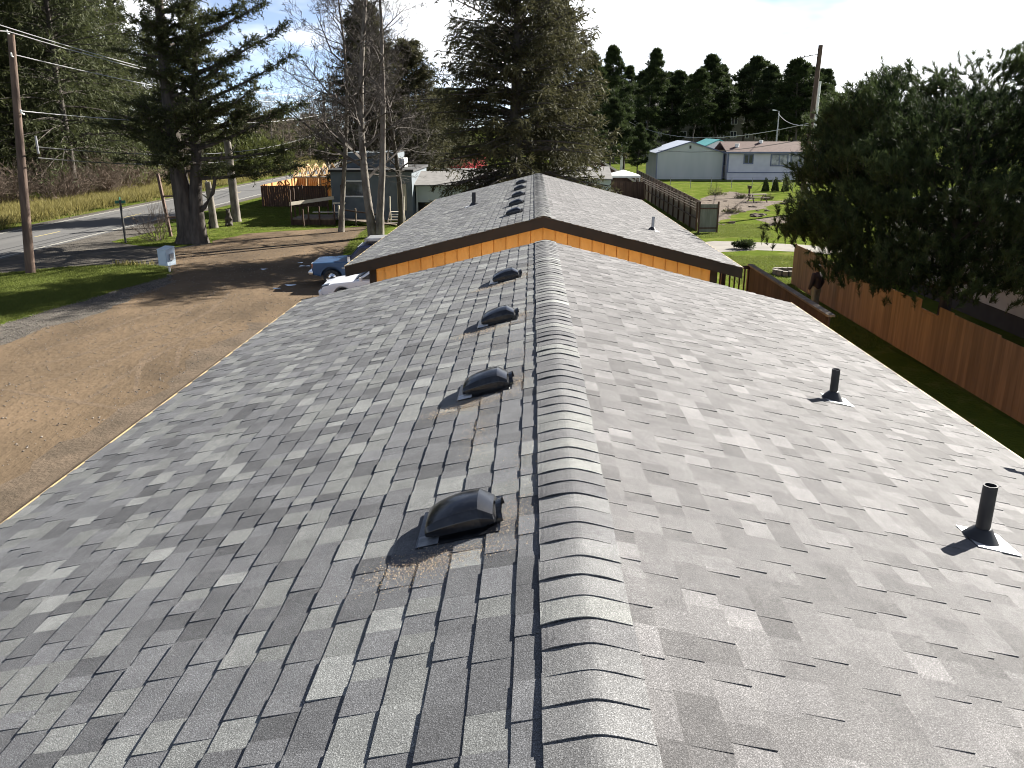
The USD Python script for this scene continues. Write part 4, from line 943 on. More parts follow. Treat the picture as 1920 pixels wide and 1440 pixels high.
# pines in the distance on the right, before and round the apartment building
PINES = []
def bg_pine(kind, x, y, H, label, group=None, first=[None] * 4):
    base = (24.0, 22.0, 20.0, 16.0)[kind]; s = H / base
    if first[kind] is None:
        t = thing('distant_pine', label, 'tree', (x, y, 0), 0, group, (s, s, s))
        clump_pine(t, base, (8.5, 6.5, 8.0, 3.0)[kind], (4.6, 4.2, 3.8, 3.6)[kind], 101 + kind, nc=(110, 120, 95, 90)[kind], per=150, sl=.75, sw=.17, trunk_r=.26)
        first[kind] = t
    else: w = s * (.72 + .5 * ((x * 7.13 + y * 3.7) % 1)); t = copy_of(first[kind], label, 'tree', (x, y, 0), (x * 37 + y * 13) % 360, (w, w, s), group)
    PINES.append(t)
def hpx(py, y): return CAM[2] + (240 - py) * math.cos(PITCH) * (y * math.cos(PITCH) + 2) / F
PX = [(1112, 108, 150, 0, 'left of the white pole, its foot behind the huge spruce'), (1152, 98, 175, 0, 'directly behind the white pole'), (1210, 101, 190, 0, 'tall, alone against the sky right of the white pole'),
      (1256, 168, 200, 3, 'short, in the gap of the skyline'), (1300, 138, 190, 2, 'slim, behind the shed'), (1345, 112, 205, 0, 'broad and tall behind the shed and the brown roof'),
      (1395, 116, 215, 2, 'narrow and pointed above the brown roofed house'), (1440, 130, 200, 1, 'with sunlit brownish crown beside the street lamp'), (1493, 122, 185, 1, 'dark, left of the big wooden pole'), (1530, 134, 190, 1, 'dark, right of the big wooden pole')]
for px, py, y, kd, lab in PX:
    x = at(px, 240, y)[0]
    bg_pine(kd, x, y, hpx(py, y), 'distant shore pine, ' + lab)
rng = np.random.default_rng(111)
for k in range(60):
    px = (1085 + (k % 30) * 15.5) + rng.uniform(-8, 8); y = (rng.uniform(205, 216) if k % 3 == 0 and k < 30 else rng.uniform(240, 262)) + 26 * (k // 30); top = rng.uniform(135, 190) - 8 * (k // 30)
    if px > 1530: top = 128 + rng.uniform(-12, 14)
    x = at(px, 240, y)[0]; bg_pine(int(rng.integers(0, 4)), x, y, hpx(top, y), f'dark pine {ORD[k % 30]} from the left in the ' + ('nearer' if k < 30 else 'farther') + ' row behind the apartment building', 'pines behind the apartment building')
for k in range(5):
    px = 1120 + k * 26; y = 120 + 8 * (k % 3); x = at(px, 240, y)[0]
    bg_pine(3, x, y, hpx([215, 190, 200, 235, 240][k], y), 'low bushy pine under the tall ones left of the shed, ' + ['farthest left', 'second from left', 'middle one', 'fourth from left', 'nearest the white pole'][k])
# far away along the road
def far_wood(seed):
    rng = np.random.default_rng(seed)
    out = []
    for k in range(150):
        y = rng.uniform(210, 420); px = rng.uniform(380, 860); x = at(px, 240, y)[0]
        if abs(x - np.interp(y, [c[1] for c in road_c], [c[0] for c in road_c])) < 9: x -= 22
        out.append((x, y, 0))
    for k in range(120):
        y = rng.uniform(330, 520); px = rng.uniform(1000, 2300); x = at(px, 240, y)[0]; out.append((x, y, 0))
    for k in range(160):
        y = rng.uniform(-60, 380); out.append((rng.uniform(-190, -92) - max(0, y - 150) * .3, y, 1.5))
    return np.array(out)
pts = far_wood(121); rng = np.random.default_rng(122)
pi = UsdGeom.PointInstancer.Define(stage, '/World/distant_wood')
tag(pi.GetPrim(), 'far-off dark wood along the horizon', 'wood', kind='stuff')
pr = UsdGeom.Xform.Define(stage, '/World/distant_wood/tree').GetPrim()
conifer(pr, 14, .3, 4.2, 80, 7, 5, 123, 'needle', rise=.15, power=.6, sl=.9, sw=.26, trunk_r=.25, limbs=False)
pi.CreatePrototypesRel().SetTargets([pr.GetPath()])
pi.CreateProtoIndicesAttr(Vt.IntArray([0] * len(pts)))
pi.CreatePositionsAttr(Vt.Vec3fArray.FromNumpy(pts.astype(np.float32)))
a = rng.random(len(pts)) * 3.14
pi.CreateOrientationsAttr(Vt.QuathArray([Gf.Quath(float(math.cos(x)), 0, 0, float(math.sin(x))) for x in a]))
sc = rng.uniform(.6, 1.15, len(pts)) * np.where(pts[:, 0] > 0, 1.5, np.where(pts[:, 1] > 200, .75, 1.1))
pi.CreateScalesAttr(Vt.Vec3fArray.FromNumpy(np.stack([sc, sc, sc], 1).astype(np.float32)))
# middle distance along the road: brown alders and green bushes behind the fence
rng = np.random.default_rng(131)
for k in range(9):
    px = 470 + k * 15 + rng.uniform(-4, 4); y = rng.uniform(150, 185); x = at(px, 240, y)[0]
    lab = 'brown leafless roadside tree, ' + ['beyond the limb tips of the forked spruce', 'second beyond the forked spruce', 'third, above the fenced yard', 'fourth, above the roof trusses', 'fifth, left of the far pole', 'sixth, nearest the far pole', 'behind the far pole', 'right of the far pole', 'last before the bare alder'][k]
    if k == 0:
        mid = thing('roadside_alder', lab, 'tree', (x, y, 0)); bare_tree(mid, 11.5, 141, r0=.16, n0=20, spread=.6, levels=4, mat='brush', z_first=.12, lens=.42)
    else: copy_of(mid, lab, 'tree', (x, y, 0), rng.uniform(0, 360), (rng.uniform(.8, 1.25),) * 3)
for k in range(14):
    px = 455 + k * 13 + rng.uniform(-5, 5); y = rng.uniform(108, 135) if k % 2 else rng.uniform(165, 190); x = at(px, 240, y)[0]
    if -37.5 < x < -28 and y < 150: x = -40 - rng.random() * 3
    lab = f'green roadside bush beyond the road, {ORD[k]} from the left, before the brown trees'
    if k == 0:
        gb = thing('roadside_bush', lab, 'shrub', (x, y, bank_z(x, y)), 0, 'green bushes along the road'); leafy_mass(gb, 'foliage', 3.2, 3.0, 4.2, 5200, 151, 'bush', sl=.5, sw=.16)
        brush_clump(gb, 3.2, 2.2, 152, 20)
    else: copy_of(gb, lab, 'shrub', (x, y, bank_z(x, y)), rng.uniform(0, 360), (rng.uniform(.8, 1.4),) * 3, 'green bushes along the road')

# ------------------------------------------------------------------ fences
def board_fence(name, label, p0, p1, h0, h1, bw, mat, cap=None, split=True, posts=None, rails=None, face=1, gapw=.006, seed=0, group=None, drop=None, th=.018, wob=.015):
    """upright boards between two ground points; each board is a part when they can be told apart"""
    rng = np.random.default_rng(seed)
    t = thing(name, label, 'fence', (p0[0], p0[1], 0), 0, group)
    d = np.array([p1[0] - p0[0], p1[1] - p0[1]]); L = np.linalg.norm(d); d = d / L; nrm = np.array([-d[1], d[0]]) * face
    n = int(L / bw); mb = MB()
    for k in range(n):
        s0, s1 = k * bw + gapw / 2, (k + 1) * bw - gapw / 2
        h = np.interp(k / n, [0, 1], [h0, h1]) + rng.uniform(-wob, wob)
        if drop: h = drop(k * bw, h)
        o = rng.uniform(-.003, .003); c = d * (s0 + s1) / 2 + nrm * o
        m = mb if not split else MB()
        ang = math.degrees(math.atan2(d[1], d[0]))
        m.box((c[0], c[1], h / 2 + .02), (s1 - s0, th, h), rz=ang)
        if split: m.put('board', mat, t)
    if not split: mb.put('boards', mat, t)
    ang = math.degrees(math.atan2(d[1], d[0]))
    for z in rails or (.35, min(h0, h1) - .25):
        m = MB(); c = d * L / 2 + nrm * (th / 2 + .021); m.box((c[0], c[1], z), (L, .038, .085), rz=ang); m.put('rail', mat, t)
    if posts:
        for s in np.arange(0.05, L, posts):
            c = d * s + nrm * .09; h = np.interp(s / L, [0, 1], [h0, h1]) + .05
            MB().box((c[0], c[1], h / 2), (.1, .1, h), rz=ang).put('post', mat, t)
    return t
def notch(s, h):
    y = 37.4 - s
    q = round(y / 2.4)
    h = 1.80 + .05 * math.sin(q * 2.1)
    return 1.5 if 23.7 < y < 24.8 else h
board_fence('cedar_fence', 'tall reddish cedar fence along the right side, notched round the pine trunk', (11.6, 37.4), (11.6, 11.6), 1.8, 1.8, .142, K['cedar'], drop=notch, face=1, seed=3)
# fence with open lattice top running away on the right
t = thing('lattice_fence', 'weathered fence with dark posts and open slatted top beyond the second house', 'fence', (11.05, 57.5, 0))
L = 37.0
for k in range(16):
    MB().box((0, k * L / 15, 1.0), (.11, .11, 2.05)).put('post', K['darkwood'], t)
for z in (1.55, 1.72, 1.90): MB().box((-.07, L / 2, z), (.03, L, .07)).put('rail', K['oldwood'], t)
mb = MB(); rng = np.random.default_rng(5)
for k in range(int(L / .15)): mb.box((.065, k * .15, .68), (.018, .142, 1.34 + rng.uniform(-.02, .02)))
mb.put('boards', K['oldwood'], t); MB().box((-.075, L / 2, .9), (.04, L, .09)).put('rail', K['darkwood'], t)
board_fence('board_fence', 'low pale weathered board fence beyond the lattice fence', (12.9, 66), (13.6, 112), 1.35, 1.5, .15, K['oldwood'], split=False, seed=6, posts=2.4)
t = thing('gate_panel', 'grey-green board gate standing open across the end of the lattice fence', 'gate', (11.0, 56.4, 0), 4)
for k in range(8): MB().box((.08 + k * .155, 0, 1.0), (.148, .02, 1.86)).put('board', K['greygreen'], t)
for z in (.35, 1.65): MB().box((.62, -.03, z), (1.24, .04, .09)).put('rail', K['darkwood'], t)
for x in (0, 1.27): MB().box((x, .0, 1.05), (.1, .1, 2.1)).put('post', K['darkwood'], t)
board_fence('board_fence', 'dark brown board fence facing the camera beside the white canopy', (7.0, 80.5), (10.5, 80.5), 1.9, 1.9, .19, K['darkwood'], seed=7)
# framed yard with new boards
t = thing('yard_fence', 'dark fence round the yard with its sunlit inner side bright orange', 'fence', (-24.6, 75, 0))
mb = MB()
for k in range(30): mb.box((.1 + k * .2, 0, .93), (.19, .022, 1.86))
mb.put('front_boards', K['darkwood'], t); mb = MB()
for k in range(60): mb.box((0, .1 + k * .2, .95), (.022, .19, 1.9))
mb.put('side_boards', K['orangeboard'], t)
for k in range(6): MB().box((.07, 1 + k * 2.2, .97), (.09, .09, 1.95)).put('post', K['orangeboard'], t)
mb = MB()
for k in range(30): mb.box((.1 + k * .2, 12.1, .95), (.19, .022, 1.9))
mb.put('back_boards', K['orangeboard'], t)
t = thing('truss_shelter', 'raw timber shelter carrying a row of pale roof trusses inside the fenced yard', 'shelter', (-23.2, 81, 0))
for x in (0, 1.25, 2.5, 3.75, 5.0):
    for y in (0, 4.0): MB().box((x, y, 1.1), (.1, .1, 2.2)).put('post', K['rawlumber'], t)
for y in (0, 4.0): MB().box((2.5, y, 2.25), (5.3, .1, .16)).put('beam', K['rawlumber'], t)
for k in range(7):
    x = .0 + k * .82; m = MB()
    for a, b in (((x, -.4, 2.38), (x, 4.4, 2.38)), ((x, -.4, 2.38), (x, 2, 3.5)), ((x, 4.4, 2.38), (x, 2, 3.5)), ((x, 1.2, 2.38), (x, 2, 3.5)), ((x, 2.8, 2.38), (x, 2, 3.5)), ((x, .8, 2.94), (x, 1.2, 2.38)), ((x, 3.2, 2.94), (x, 2.8, 2.38))):
        m.bar(a, b, .09, .09, up=(1, 0, 0))
    m.bar((x, -.2, 2.35), (x + .75, 1.0, 3.45), .07, .07, up=(0, 1, 0)); m.put('truss', K['rawlumber'], t)

# deck in front of the blue grey building
t = thing('porch_deck', 'half built wooden deck with bare posts and a pale sloping plank', 'deck', (-17.6, 60.2, 0))
MB().box((1.4, 1.7, .42), (3.2, 3.0, .09)).put('platform', K['oldwood'], t)
for k in range(15): MB().box((1.4, .3 + k * .2, .48), (3.2, .185, .03)).put('plank', K['oldwood'], t)
MB().box((1.4, .2, .2), (3.1, .05, .38)).put('skirt', K['darkwood'], t)
for x, y, h in ((-.15, .1, 2.55), (-.15, 1.1, 2.6), (-.1, 2.2, 2.6), (-.1, 3.2, 2.7), (1.1, .1, 1.35), (1.9, .1, 1.35), (3.0, .1, 1.5), (1.8, 3.2, 2.7), (2.9, 3.2, 2.7), (1.0, -1.0, 1.25)):
    MB().box((x, y, h / 2), (.1, .1, h)).put('post', K['darkwood'], t)
MB().bar((-.2, .0, 1.55), (2.3, 3.2, 1.75), .045, .24).put('sloping_plank', K['whitewood'], t)
MB().bar((2.2, 3.2, 1.35), (3.2, 3.2, 1.35), .05, .14).put('rail', K['whitewood'], t)
MB().bar((1.0, 1.8, .8), (3.0, 1.8, .8), .3, .05).put('bench_plank', K['whitewood'], t)
t = thing('ramp', 'long wooden ramp with pale upright posts along the blue grey wall', 'ramp', (-14.3, 60.1, 0))
MB().bar((0, .6, .46), (4.2, .6, .08), 1.1, .06, up=(0, 0, 1)).put('ramp_floor', K['oldwood'], t)
for k, x in enumerate((.1, 1.3, 2.2, 3.3)): MB().box((x, -.02, .72 - .1 * k), (.09, .09, 1.5 - .18 * k)).put('post', K['oldwood'] if k % 2 else K['whitewood'], t)
MB().bar((.0, .02, 1.2), (3.4, .02, .75), .04, .09).put('rail', K['darkwood'], t)

# ------------------------------------------------------------------ buildings on the left
t = thing('flat_roofed_building', 'blue grey flat roofed building with a white framed window behind the deck', 'building', (-15.6, 64.0, 0))
MB().span((0, 0, 0), (6.2, 9, 3.62)).put('wall', K['bluegrey'], t)
MB().span((-.15, -.15, 3.62), (6.35, 9.1, 3.80)).put('roof', K['darkroof'], t)
MB().span((.6, 3.0, 3.80), (4.4, 8.6, 4.95)).put('raised_block', K['bluegrey'], t)
MB().span((4.6, 3.2, 3.80), (5.2, 5.0, 4.5)).put('white_block', K['white'], t)
def window(parent, x0, x1, z0, z1, y, frame, fw=.07, split=True, side='y', glass=None):
    mb = MB()
    for a, b in (((x0, z0), (x1, z0 + fw)), ((x0, z1 - fw), (x1, z1)), ((x0, z0 + fw), (x0 + fw, z1 - fw)), ((x1 - fw, z0 + fw), (x1, z1 - fw))): mb.span((a[0], y - .05, a[1]), (b[0], y + .03, b[1]))
    if split: mb.span(((x0 + x1) / 2 - fw / 2, y - .045, z0 + fw), ((x0 + x1) / 2 + fw / 2, y + .03, z1 - fw))
    w = mb.put('window', frame, parent)
    MB().span((x0 + fw, y - .02, z0 + fw), (x1 - fw, y - .008, z1 - fw)).put('pane', glass or K['pane'], w)
    return w
window(t, 1.0, 2.75, 1.75, 3.0, 0, K['white'], .10, False)
d = MB().span((5.05, -.06, .75), (5.75, .02, 2.75)).put('door', K['beige'], t)
t = thing('porch_steps', 'pale wooden steps up to the beige door', 'steps', (-10.75, 60.6, 0))
for k in range(5): MB().box((.45, .15 + k * .3, .18 + k * .17), (.95, .28, .045)).put('tread', K['whitewood'], t)
for x in (-.05, .95): MB().bar((x, 0, .08), (x, 1.5, .95), .05, .22).put('stringer', K['oldwood'], t)
for x in (-.07, .97): MB().box((x, 1.5, 1.0), (.09, .09, 1.9)).put('post', K['whitewood'], t)
t = thing('low_house', 'pale green walled house with a dark open carport below and grey roof', 'house', (-9.3, 65.5, 0))
MB().span((0, 0, 1.25), (6.6, 8, 2.55)).put('wall', K['palewall'], t)
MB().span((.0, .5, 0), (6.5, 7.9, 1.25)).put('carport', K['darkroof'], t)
MB().prism([(-.45, 2.5), (-.45, 2.6), (4.0, 3.42), (8.45, 2.6), (8.45, 2.5), (4.0, 3.3)][::-1], 'x', -.4, 7.0).put('roof', K['greyroof'], t)
MB().span((-.02, -.03, 0), (.1, .09, 2.55)).put('corner_post', K['white'], t)
t = thing('red_roofed_house', 'far house with a bright red roof behind the bare trees', 'house', (-15.2, 88, 0))
MB().span((0, 0, 0), (9.5, 6, 2.7)).put('wall', K['white'], t)
MB().prism([(-.5, 2.65), (-.5, 2.78), (3, 4.0), (6.5, 2.78), (6.5, 2.65), (3, 3.85)][::-1], 'x', -.4, 9.9).put('roof', K['redroof'], t)
t = thing('long_low_building', 'long low building with a plain grey roof behind the huge spruce', 'building', (-11.5, 78.5, 0))
MB().span((0, 0, 0), (13.0, 7, 2.1)).put('wall', K['palewall'], t)
MB().prism([(-.5, 2.05), (-.5, 2.17), (3.5, 3.1), (7.5, 2.17), (7.5, 2.05), (3.5, 2.96)][::-1], 'x', -.4, 13.4).put('roof', K['greyroof'], t)
t = thing('low_house', 'small pale green house with grey roof and two white roof caps beside the dark fence', 'house', (2.2, 79, 0))
MB().span((0, 0, 0), (4.9, 7, 2.22)).put('wall', K['palewall'], t)
MB().prism([(-.4, 2.18), (-.4, 2.3), (3.5, 3.25), (7.4, 2.3), (7.4, 2.18), (3.5, 3.1)][::-1], 'x', -.4, 5.0).put('roof', K['greyroof'], t)
for x in (2.6, 3.9): MB().box((x, 3.0, 3.25), (.4, .35, .2)).put('roof_cap', K['white'], t)
t = thing('canopy', 'white fabric canopy behind the dark brown fence', 'canopy', (7.6, 86, 0))
for x in (0, 3):
    for y in (0, 3): MB().tube([(x, y, 0), (x, y, 2.2)], .03, 6).put('post', K['white'], t)
MB().add([(-.1, -.1, 2.2), (3.1, -.1, 2.2), (3.1, 3.1, 2.2), (-.1, 3.1, 2.2), (1.5, 1.5, 2.7), (-.1, -.1, 2.0), (3.1, -.1, 2.0), (3.1, 3.1, 2.0), (-.1, 3.1, 2.0)],
         [[0, 1, 4], [1, 2, 4], [2, 3, 4], [3, 0, 4], [5, 6, 1], [5, 1, 0], [6, 7, 2], [6, 2, 1], [7, 8, 3], [7, 3, 2], [8, 5, 0], [8, 0, 3]]).put('cover', K['white'], t)
t = thing('lean_to', 'small lean-to with rust red roof and pale barge board', 'shed', (6.3, 93, 0))
MB().prism([(0, 0), (4.4, 0), (4.4, 1.4), (1.2, 3.2), (0, 3.2)], 'y', 0, 4).put('wall', K['darkwood'], t)
MB().prism([(1.0, 3.24), (4.7, 1.16), (4.7, 1.28), (1.0, 3.36)], 'y', -.2, 4.2).put('roof', K['brownroof'], t)
MB().prism([(1.0, 3.17), (4.75, 1.06), (4.75, 1.30), (1.0, 3.41)], 'y', -.26, -.205).put('barge_board', K['whitewood'], t)

# ------------------------------------------------------------------ buildings on the right
t = thing('metal_shed', 'pale ribbed metal shed with a bluish roof left of the brown roofed house', 'shed', (16.9, 118, 0))
MB().prism([(0, 0), (9.1, 0), (9.1, 3.5), (4.55, 4.95), (0, 3.5)], 'y', 0, 11).put('wall', K['shedmetal'], t)
for s in (0, 1):
    q = [(-.25, 3.44), (4.55, 4.97), (4.55, 5.07), (-.25, 3.54)]
    if s: q = [(9.1 - a, b) for a, b in q][::-1]
    MB().prism(q, 'y', -.18, 11.2).put('roof', K['shedroof'], t)
for k in range(30): MB().box((.15 + k * .30, -.012, (3.45 + min(.15 + k * .3, 8.95 - k * .3) * .31) / 2), (.05, .024, 3.45 + min(.15 + k * .3, 8.95 - k * .3) * .31)).put('rib', K['shedmetal'], t)
for k in range(30): MB().box((-.012, .2 + k * .37, 1.72), (.024, .05, 3.4)).put('rib', K['shedmetal'], t)
for x, w in ((.0, .12), (9.1, .12)): MB().box((x, -.03, 1.72), (w, .07, 3.44)).put('corner_trim', K['slateblue'], t)
q = [(-.25, 3.40), (4.55, 4.92), (4.55, 5.08), (-.25, 3.56)]
MB().prism(q, 'y', -.26, -.19).put('gable_trim', K['slateblue'], t); MB().prism([(9.1 - a, b) for a, b in q][::-1], 'y', -.26, -.19).put('gable_trim', K['slateblue'], t)
MB().box((4.5, -.02, 4.3), (.26, .06, .42)).put('gable_vent', K['darkmetal'], t)
t = thing('manufactured_house', 'long lavender house with slate blue window frames and brown roof', 'house', (26.4, 117, 0))
MB().span((0, 0, .95), (17, 8, 3.62)).put('wall', K['lavender'], t)
MB().span((.06, .06, 0), (16.9, 7.9, .95)).put('skirting', K['lavender'], t)
MB().span((-.03, -.04, .92), (17.03, .06, 1.04)).put('trim_band', K['slateblue'], t)
MB().span((-.05, -.05, 1.04), (.16, .06, 3.6)).put('corner_trim', K['slateblue'], t)
MB().prism([(-.5, 3.58), (-.5, 3.72), (4, 5.0), (8.5, 3.72), (8.5, 3.58), (4, 4.86)][::-1], 'x', -.35, 17.4).put('roof', K['brownroof'], t)
MB().span((-.36, -.56, 3.5), (17.4, -.5, 3.72)).put('fascia', K['slateblue'], t)
for x in (1.5, 5.2, 12.2):
    MB().tube([(x, 1.6 if x < 2 else 3.4, 4.1), (x, 1.6 if x < 2 else 3.4, 4.75 if x < 2 else 5.2)], .28, 8).put('roof_cap', K['white'], t)
glass2 = principled('curtained_pane', (0.45, 0.45, 0.47), (0.16, 0.17, 0.2), scale=2.2, rough=0.1, spec=0.7)
for x0, x1, z0, z1, g in ((2.15, 3.5, 2.1, 3.4, K['pane']), (5.8, 8.2, 1.8, 3.4, glass2), (8.5, 10.9, 1.8, 3.4, glass2), (12.5, 14.6, 1.8, 3.4, K['pane'])): window(t, x0, x1, z0, z1, -.02, K['slateblue'], .14, True, glass=g)
MB().span((-.055, 1.6, 1.9), (-.0, 2.6, 3.3)).put('side_window', K['slateblue'], t)
t = thing('teal_roofed_house', 'house with teal metal roof between the shed and the brown roofed house', 'house', (25.4, 135, 0))
MB().prism([(0, 0), (7, 0), (7, 3.4), (3.5, 4.9), (0, 3.4)], 'y', 0, 10).put('wall', K['lavender'], t)
MB().prism([(-.4, 3.3), (3.5, 5.0), (3.5, 5.12), (-.4, 3.42)], 'y', -.4, 10.4).put('roof', K['teal'], t); MB().prism([(7.4, 3.42), (3.5, 5.12), (3.5, 5.0), (7.4, 3.3)], 'y', -.4, 10.4).put('roof', K['teal'], t)
t = thing('apartment_building', 'long pale three storey building half hidden behind the distant pines', 'building', (27, 222, 0))
MB().span((0, 0, 0), (36, 14, 10.6)).put('wall', K['apartment'], t)
MB().prism([(-.6, 10.5), (-.6, 10.8), (7, 13.2), (14.6, 10.8), (14.6, 10.5), (7, 12.9)][::-1], 'x', -.6, 36.6).put('roof', K['greyroof'], t)
for fl in range(3):
    for k in range(11): window(t, 1.0 + k * 3.2, 2.6 + k * 3.2, .9 + fl * 3.4, 2.6 + fl * 3.4, -.02, K['white'], .1)
t = thing('neighbour_house', 'grey lap sided neighbour house at the right edge behind the cedar fence', 'house', (16.4, 6, 0))
MB().span((.02, 0, 0), (8, 33, .66)).put('foundation', K['darkroof'], t)
MB().span((.02, .02, .66), (8, 32.98, 3.3)).put('wall', K['greyside'], t)
for k in range(17): MB().box((-.012, 16.5, .74 + k * .152), (.03, 33, .15), ry=4).put('siding_board', K['greyside'], t)
MB().prism([(-.45, 3.22), (4, 4.35), (8.45, 3.22), (8.45, 3.36), (4, 4.5), (-.45, 3.36)], 'y', -.4, 33.4).put('roof', K['darkroof'], t)

# deck rail beside the second house
t = thing('side_deck', 'brown wooden deck with baluster railing right of the second house', 'deck', (3.45, 17.2, 0))
W_, L_ = 2.65, 6.6
MB().box((W_ / 2, L_ / 2, 1.95), (W_, L_, .1)).put('floor', K['oldwood'], t)
for k in range(46): MB().box((W_, .08 + k * .1435, 2.42), (.02, .138, 1.1)).put('board', K['darkwood'], t)
MB().box((W_ + .01, L_ / 2, 3.02), (.16, L_ + .2, .045)).put('rail_cap', K['oldwood'], t)
for k in range(18): MB().box((.12 + k * .14, L_, 2.48), (.04, .04, .95)).put('baluster', K['darkwood'], t)
for z in (2.05, 2.96): MB().box((W_ / 2, L_, z), (W_, .05, .09)).put('rail', K['darkwood'], t)
for x in (0, 1.9, W_):
    for y in (.05, L_): MB().box((x + .0, y + .07, 1.5), (.11, .11, 3.0)).put('post', K['darkwood'], t)

# ------------------------------------------------------------------ poles, wires, signs
def pole(name, label, base, top, r0, r1, mat, cat='utility pole'):
    t = thing(name, label, cat, base)
    b = np.array(base); a = np.array(top) - b; s = np.linspace(0, 1, 9)[:, None]
    MB().tube(a * s - [0, 0, .1] * (1 - s), np.linspace(r0, r1, 9), 10).put('shaft', mat, t, smooth=50)
    return t
b1 = on(57, 513); tp1 = np.array([-23.85, 39.6, 10.85])
t = pole('utility_pole', 'leaning reddish wooden utility pole at the left edge beside the road', b1, tp1, .23, .15, K['polewood'])
o = tp1 - b1
for z in (.0, -.95, -3.4): MB().tube([o + [0, 0, z - .05], o + [.0, -.22, z + .02], o + [0, -.24, z + .16]], .035, 6).put('insulator', K['white'], t)
MB().tube([o + [.3, .1, -5.2], o + [.3, .1, -4.4]], .05, 6).put('bracket', K['grey_metal'], t)
b2 = np.array([-25.0, 102, 0])
t = pole('utility_pole', 'thin far grey utility pole rising behind the roof trusses', b2, b2 + [0, 0, 10.5], .2, .13, K['palebark'])
MB().box((0, 0, 9.9), (1.5, .1, .1)).put('crossarm', K['oldwood'], t)
b3 = at(1500, 390, 70.0); b3[2] = 0; b3[0] = 22.05
t = pole('utility_pole', 'thick brown wooden utility pole with a cut top in front of the big pine', b3, b3 + [.25, 0, 13.0], .25, .17, K['polewood'])
MB().bar((.1, 0, 12.35), (-1.3, .1, 12.05), .05, .05).put('pin_arm', K['darkmetal'], t)
for k, x in enumerate((-.5, -.9, -1.2)): MB().tube([(x, .05, 12.2 - .06 * k), (x, .05, 12.32 - .06 * k)], .06, 6).put('insulator', K['stone'], t)
b4 = on(1165, 319)
pole('metal_pole', 'plain white metal pole standing alone left of the shed', b4, b4 + [.0, 0, 8.4], .26, .2, K['white'], 'pole')
b5 = np.array([30.5, 95, 0.]); b5[0] = at(1527, 240, 95)[0]
pole('metal_pole', 'slim pale pole right behind the thick wooden pole', b5, b5 + [.1, 0, 11.6], .16, .12, K['white'], 'pole')
x = at(1458, 240, 150)[0]
t = thing('street_lamp', 'street lamp on a thin grey pole above the brown roof', 'street lamp', (x, 150, 0))
MB().tube([(0, 0, 0), (0, 0, 9.6)], np.array([.14, .09]), 8).put('pole', K['grey_metal'], t)
MB().bar((0, 0, 9.5), (-.55, 0, 9.75), .06, .06).put('arm', K['grey_metal'], t); MB().box((-.8, 0, 9.72), (.6, .28, .16), ry=8).put('lamp_head', K['white'], t)
def wire(label, P, Q, sag, r=.018, mat='bright_wire', n=26):
    P, Q = np.array(P, float), np.array(Q, float); s = np.linspace(0, 1, n)[:, None]
    p = P + (Q - P) * s; p[:, 2] -= sag * 4 * (s * (1 - s))[:, 0]
    v, f = MB().tube(p, r, 5).arrays(); tag(put('overhead_wire', v, f, K[mat]), label, 'wire')
wire('topmost overhead wire running from the leaning pole along the road', tp1 + [-.6, -.2, .45], b2 + [-.7, 0, 10.5], .9, .022)
wire('second overhead wire from the top of the leaning pole', tp1 + [0, -.2, .1], b2 + [0, 0, 10.4], .9, .022)
wire('third overhead wire fixed a metre below the top of the leaning pole', tp1 + [0, -.2, -.85], b2 + [.7, 0, 9.9], .9, .022)
wire('fourth overhead wire fixed at mid height of the leaning pole', tp1 + [0, -.2, -3.3], b2 + [0, 0, 8.4], .8, .022)
wire('lower dark cable sagging from the leaning pole behind the forked spruce', tp1 + [.3, .0, -4.9], b2 + [0, 0, 6.6], 1.3, .03, 'wire')
wire('lowest dark cable sagging from the leaning pole to the far pole', tp1 + [.3, .0, -5.4], b2 + [0, 0, 6.2], 1.5, .03, 'wire')
wire('cut-off upper wire left of the leaning pole, towards the picture edge', tp1 + [0, -.2, .1], (-24, -6, 11.0), .8, .022)
wire('thin wire sagging from the white metal pole to the thick wooden pole', b4 + [0, 0, 8.3], b3 + [.1, 0, 7.2], 2.0, .026)
wire('upper thin wire over the metal shed to the thick wooden pole', (17.0, 118, 3.9), b3 + [.1, 0, 6.0], .6, .025, 'wire')
wire('short service wire from the thick wooden pole to the brown roof', b3 + [.1, 0, 6.9], (36.5, 118, 4.4), .5, .03)
wire('wire from the street lamp down to the thick wooden pole', (x - .1, 150, 9.2), b3 + [.1, 0, 7.0], .6, .03)

p = on(236, 456)
t = thing('street_sign', 'green crossed street name sign on a dark post by the road', 'sign', p)
MB().box((0, 0, 1.3), (.10, .10, 2.6)).put('post', K['darkmetal'], t)
MB().box((0, 0, 2.5), (.6, .03, .17), rz=20).put('name_blade', K['signgreen'], t); MB().box((0, 0, 2.7), (.6, .03, .17), rz=110).put('name_blade', K['signgreen'], t)
MB().box((.02, 0, 2.6), (.12, .12, .05)).put('bracket', K['darkmetal'], t)
p = on(321, 444)
t = thing('timber_sign_frame', 'brown ladder-like timber frame with two cross rails left of the forked trunk', 'frame', p)
MB().bar((0, 0, 0), (-.38, 0, 4.0), .16, .16).put('post', K['rust'], t); MB().bar((1.9, .3, 0), (1.6, .3, 4.0), .16, .16).put('post', K['rust'], t)
MB().bar((-.12, -.02, 1.25), (1.85, .3, 1.25), .08, .1).put('rail', K['rust'], t); MB().bar((-.25, -.02, 2.6), (1.75, .3, 2.6), .08, .1).put('rail', K['rust'], t)
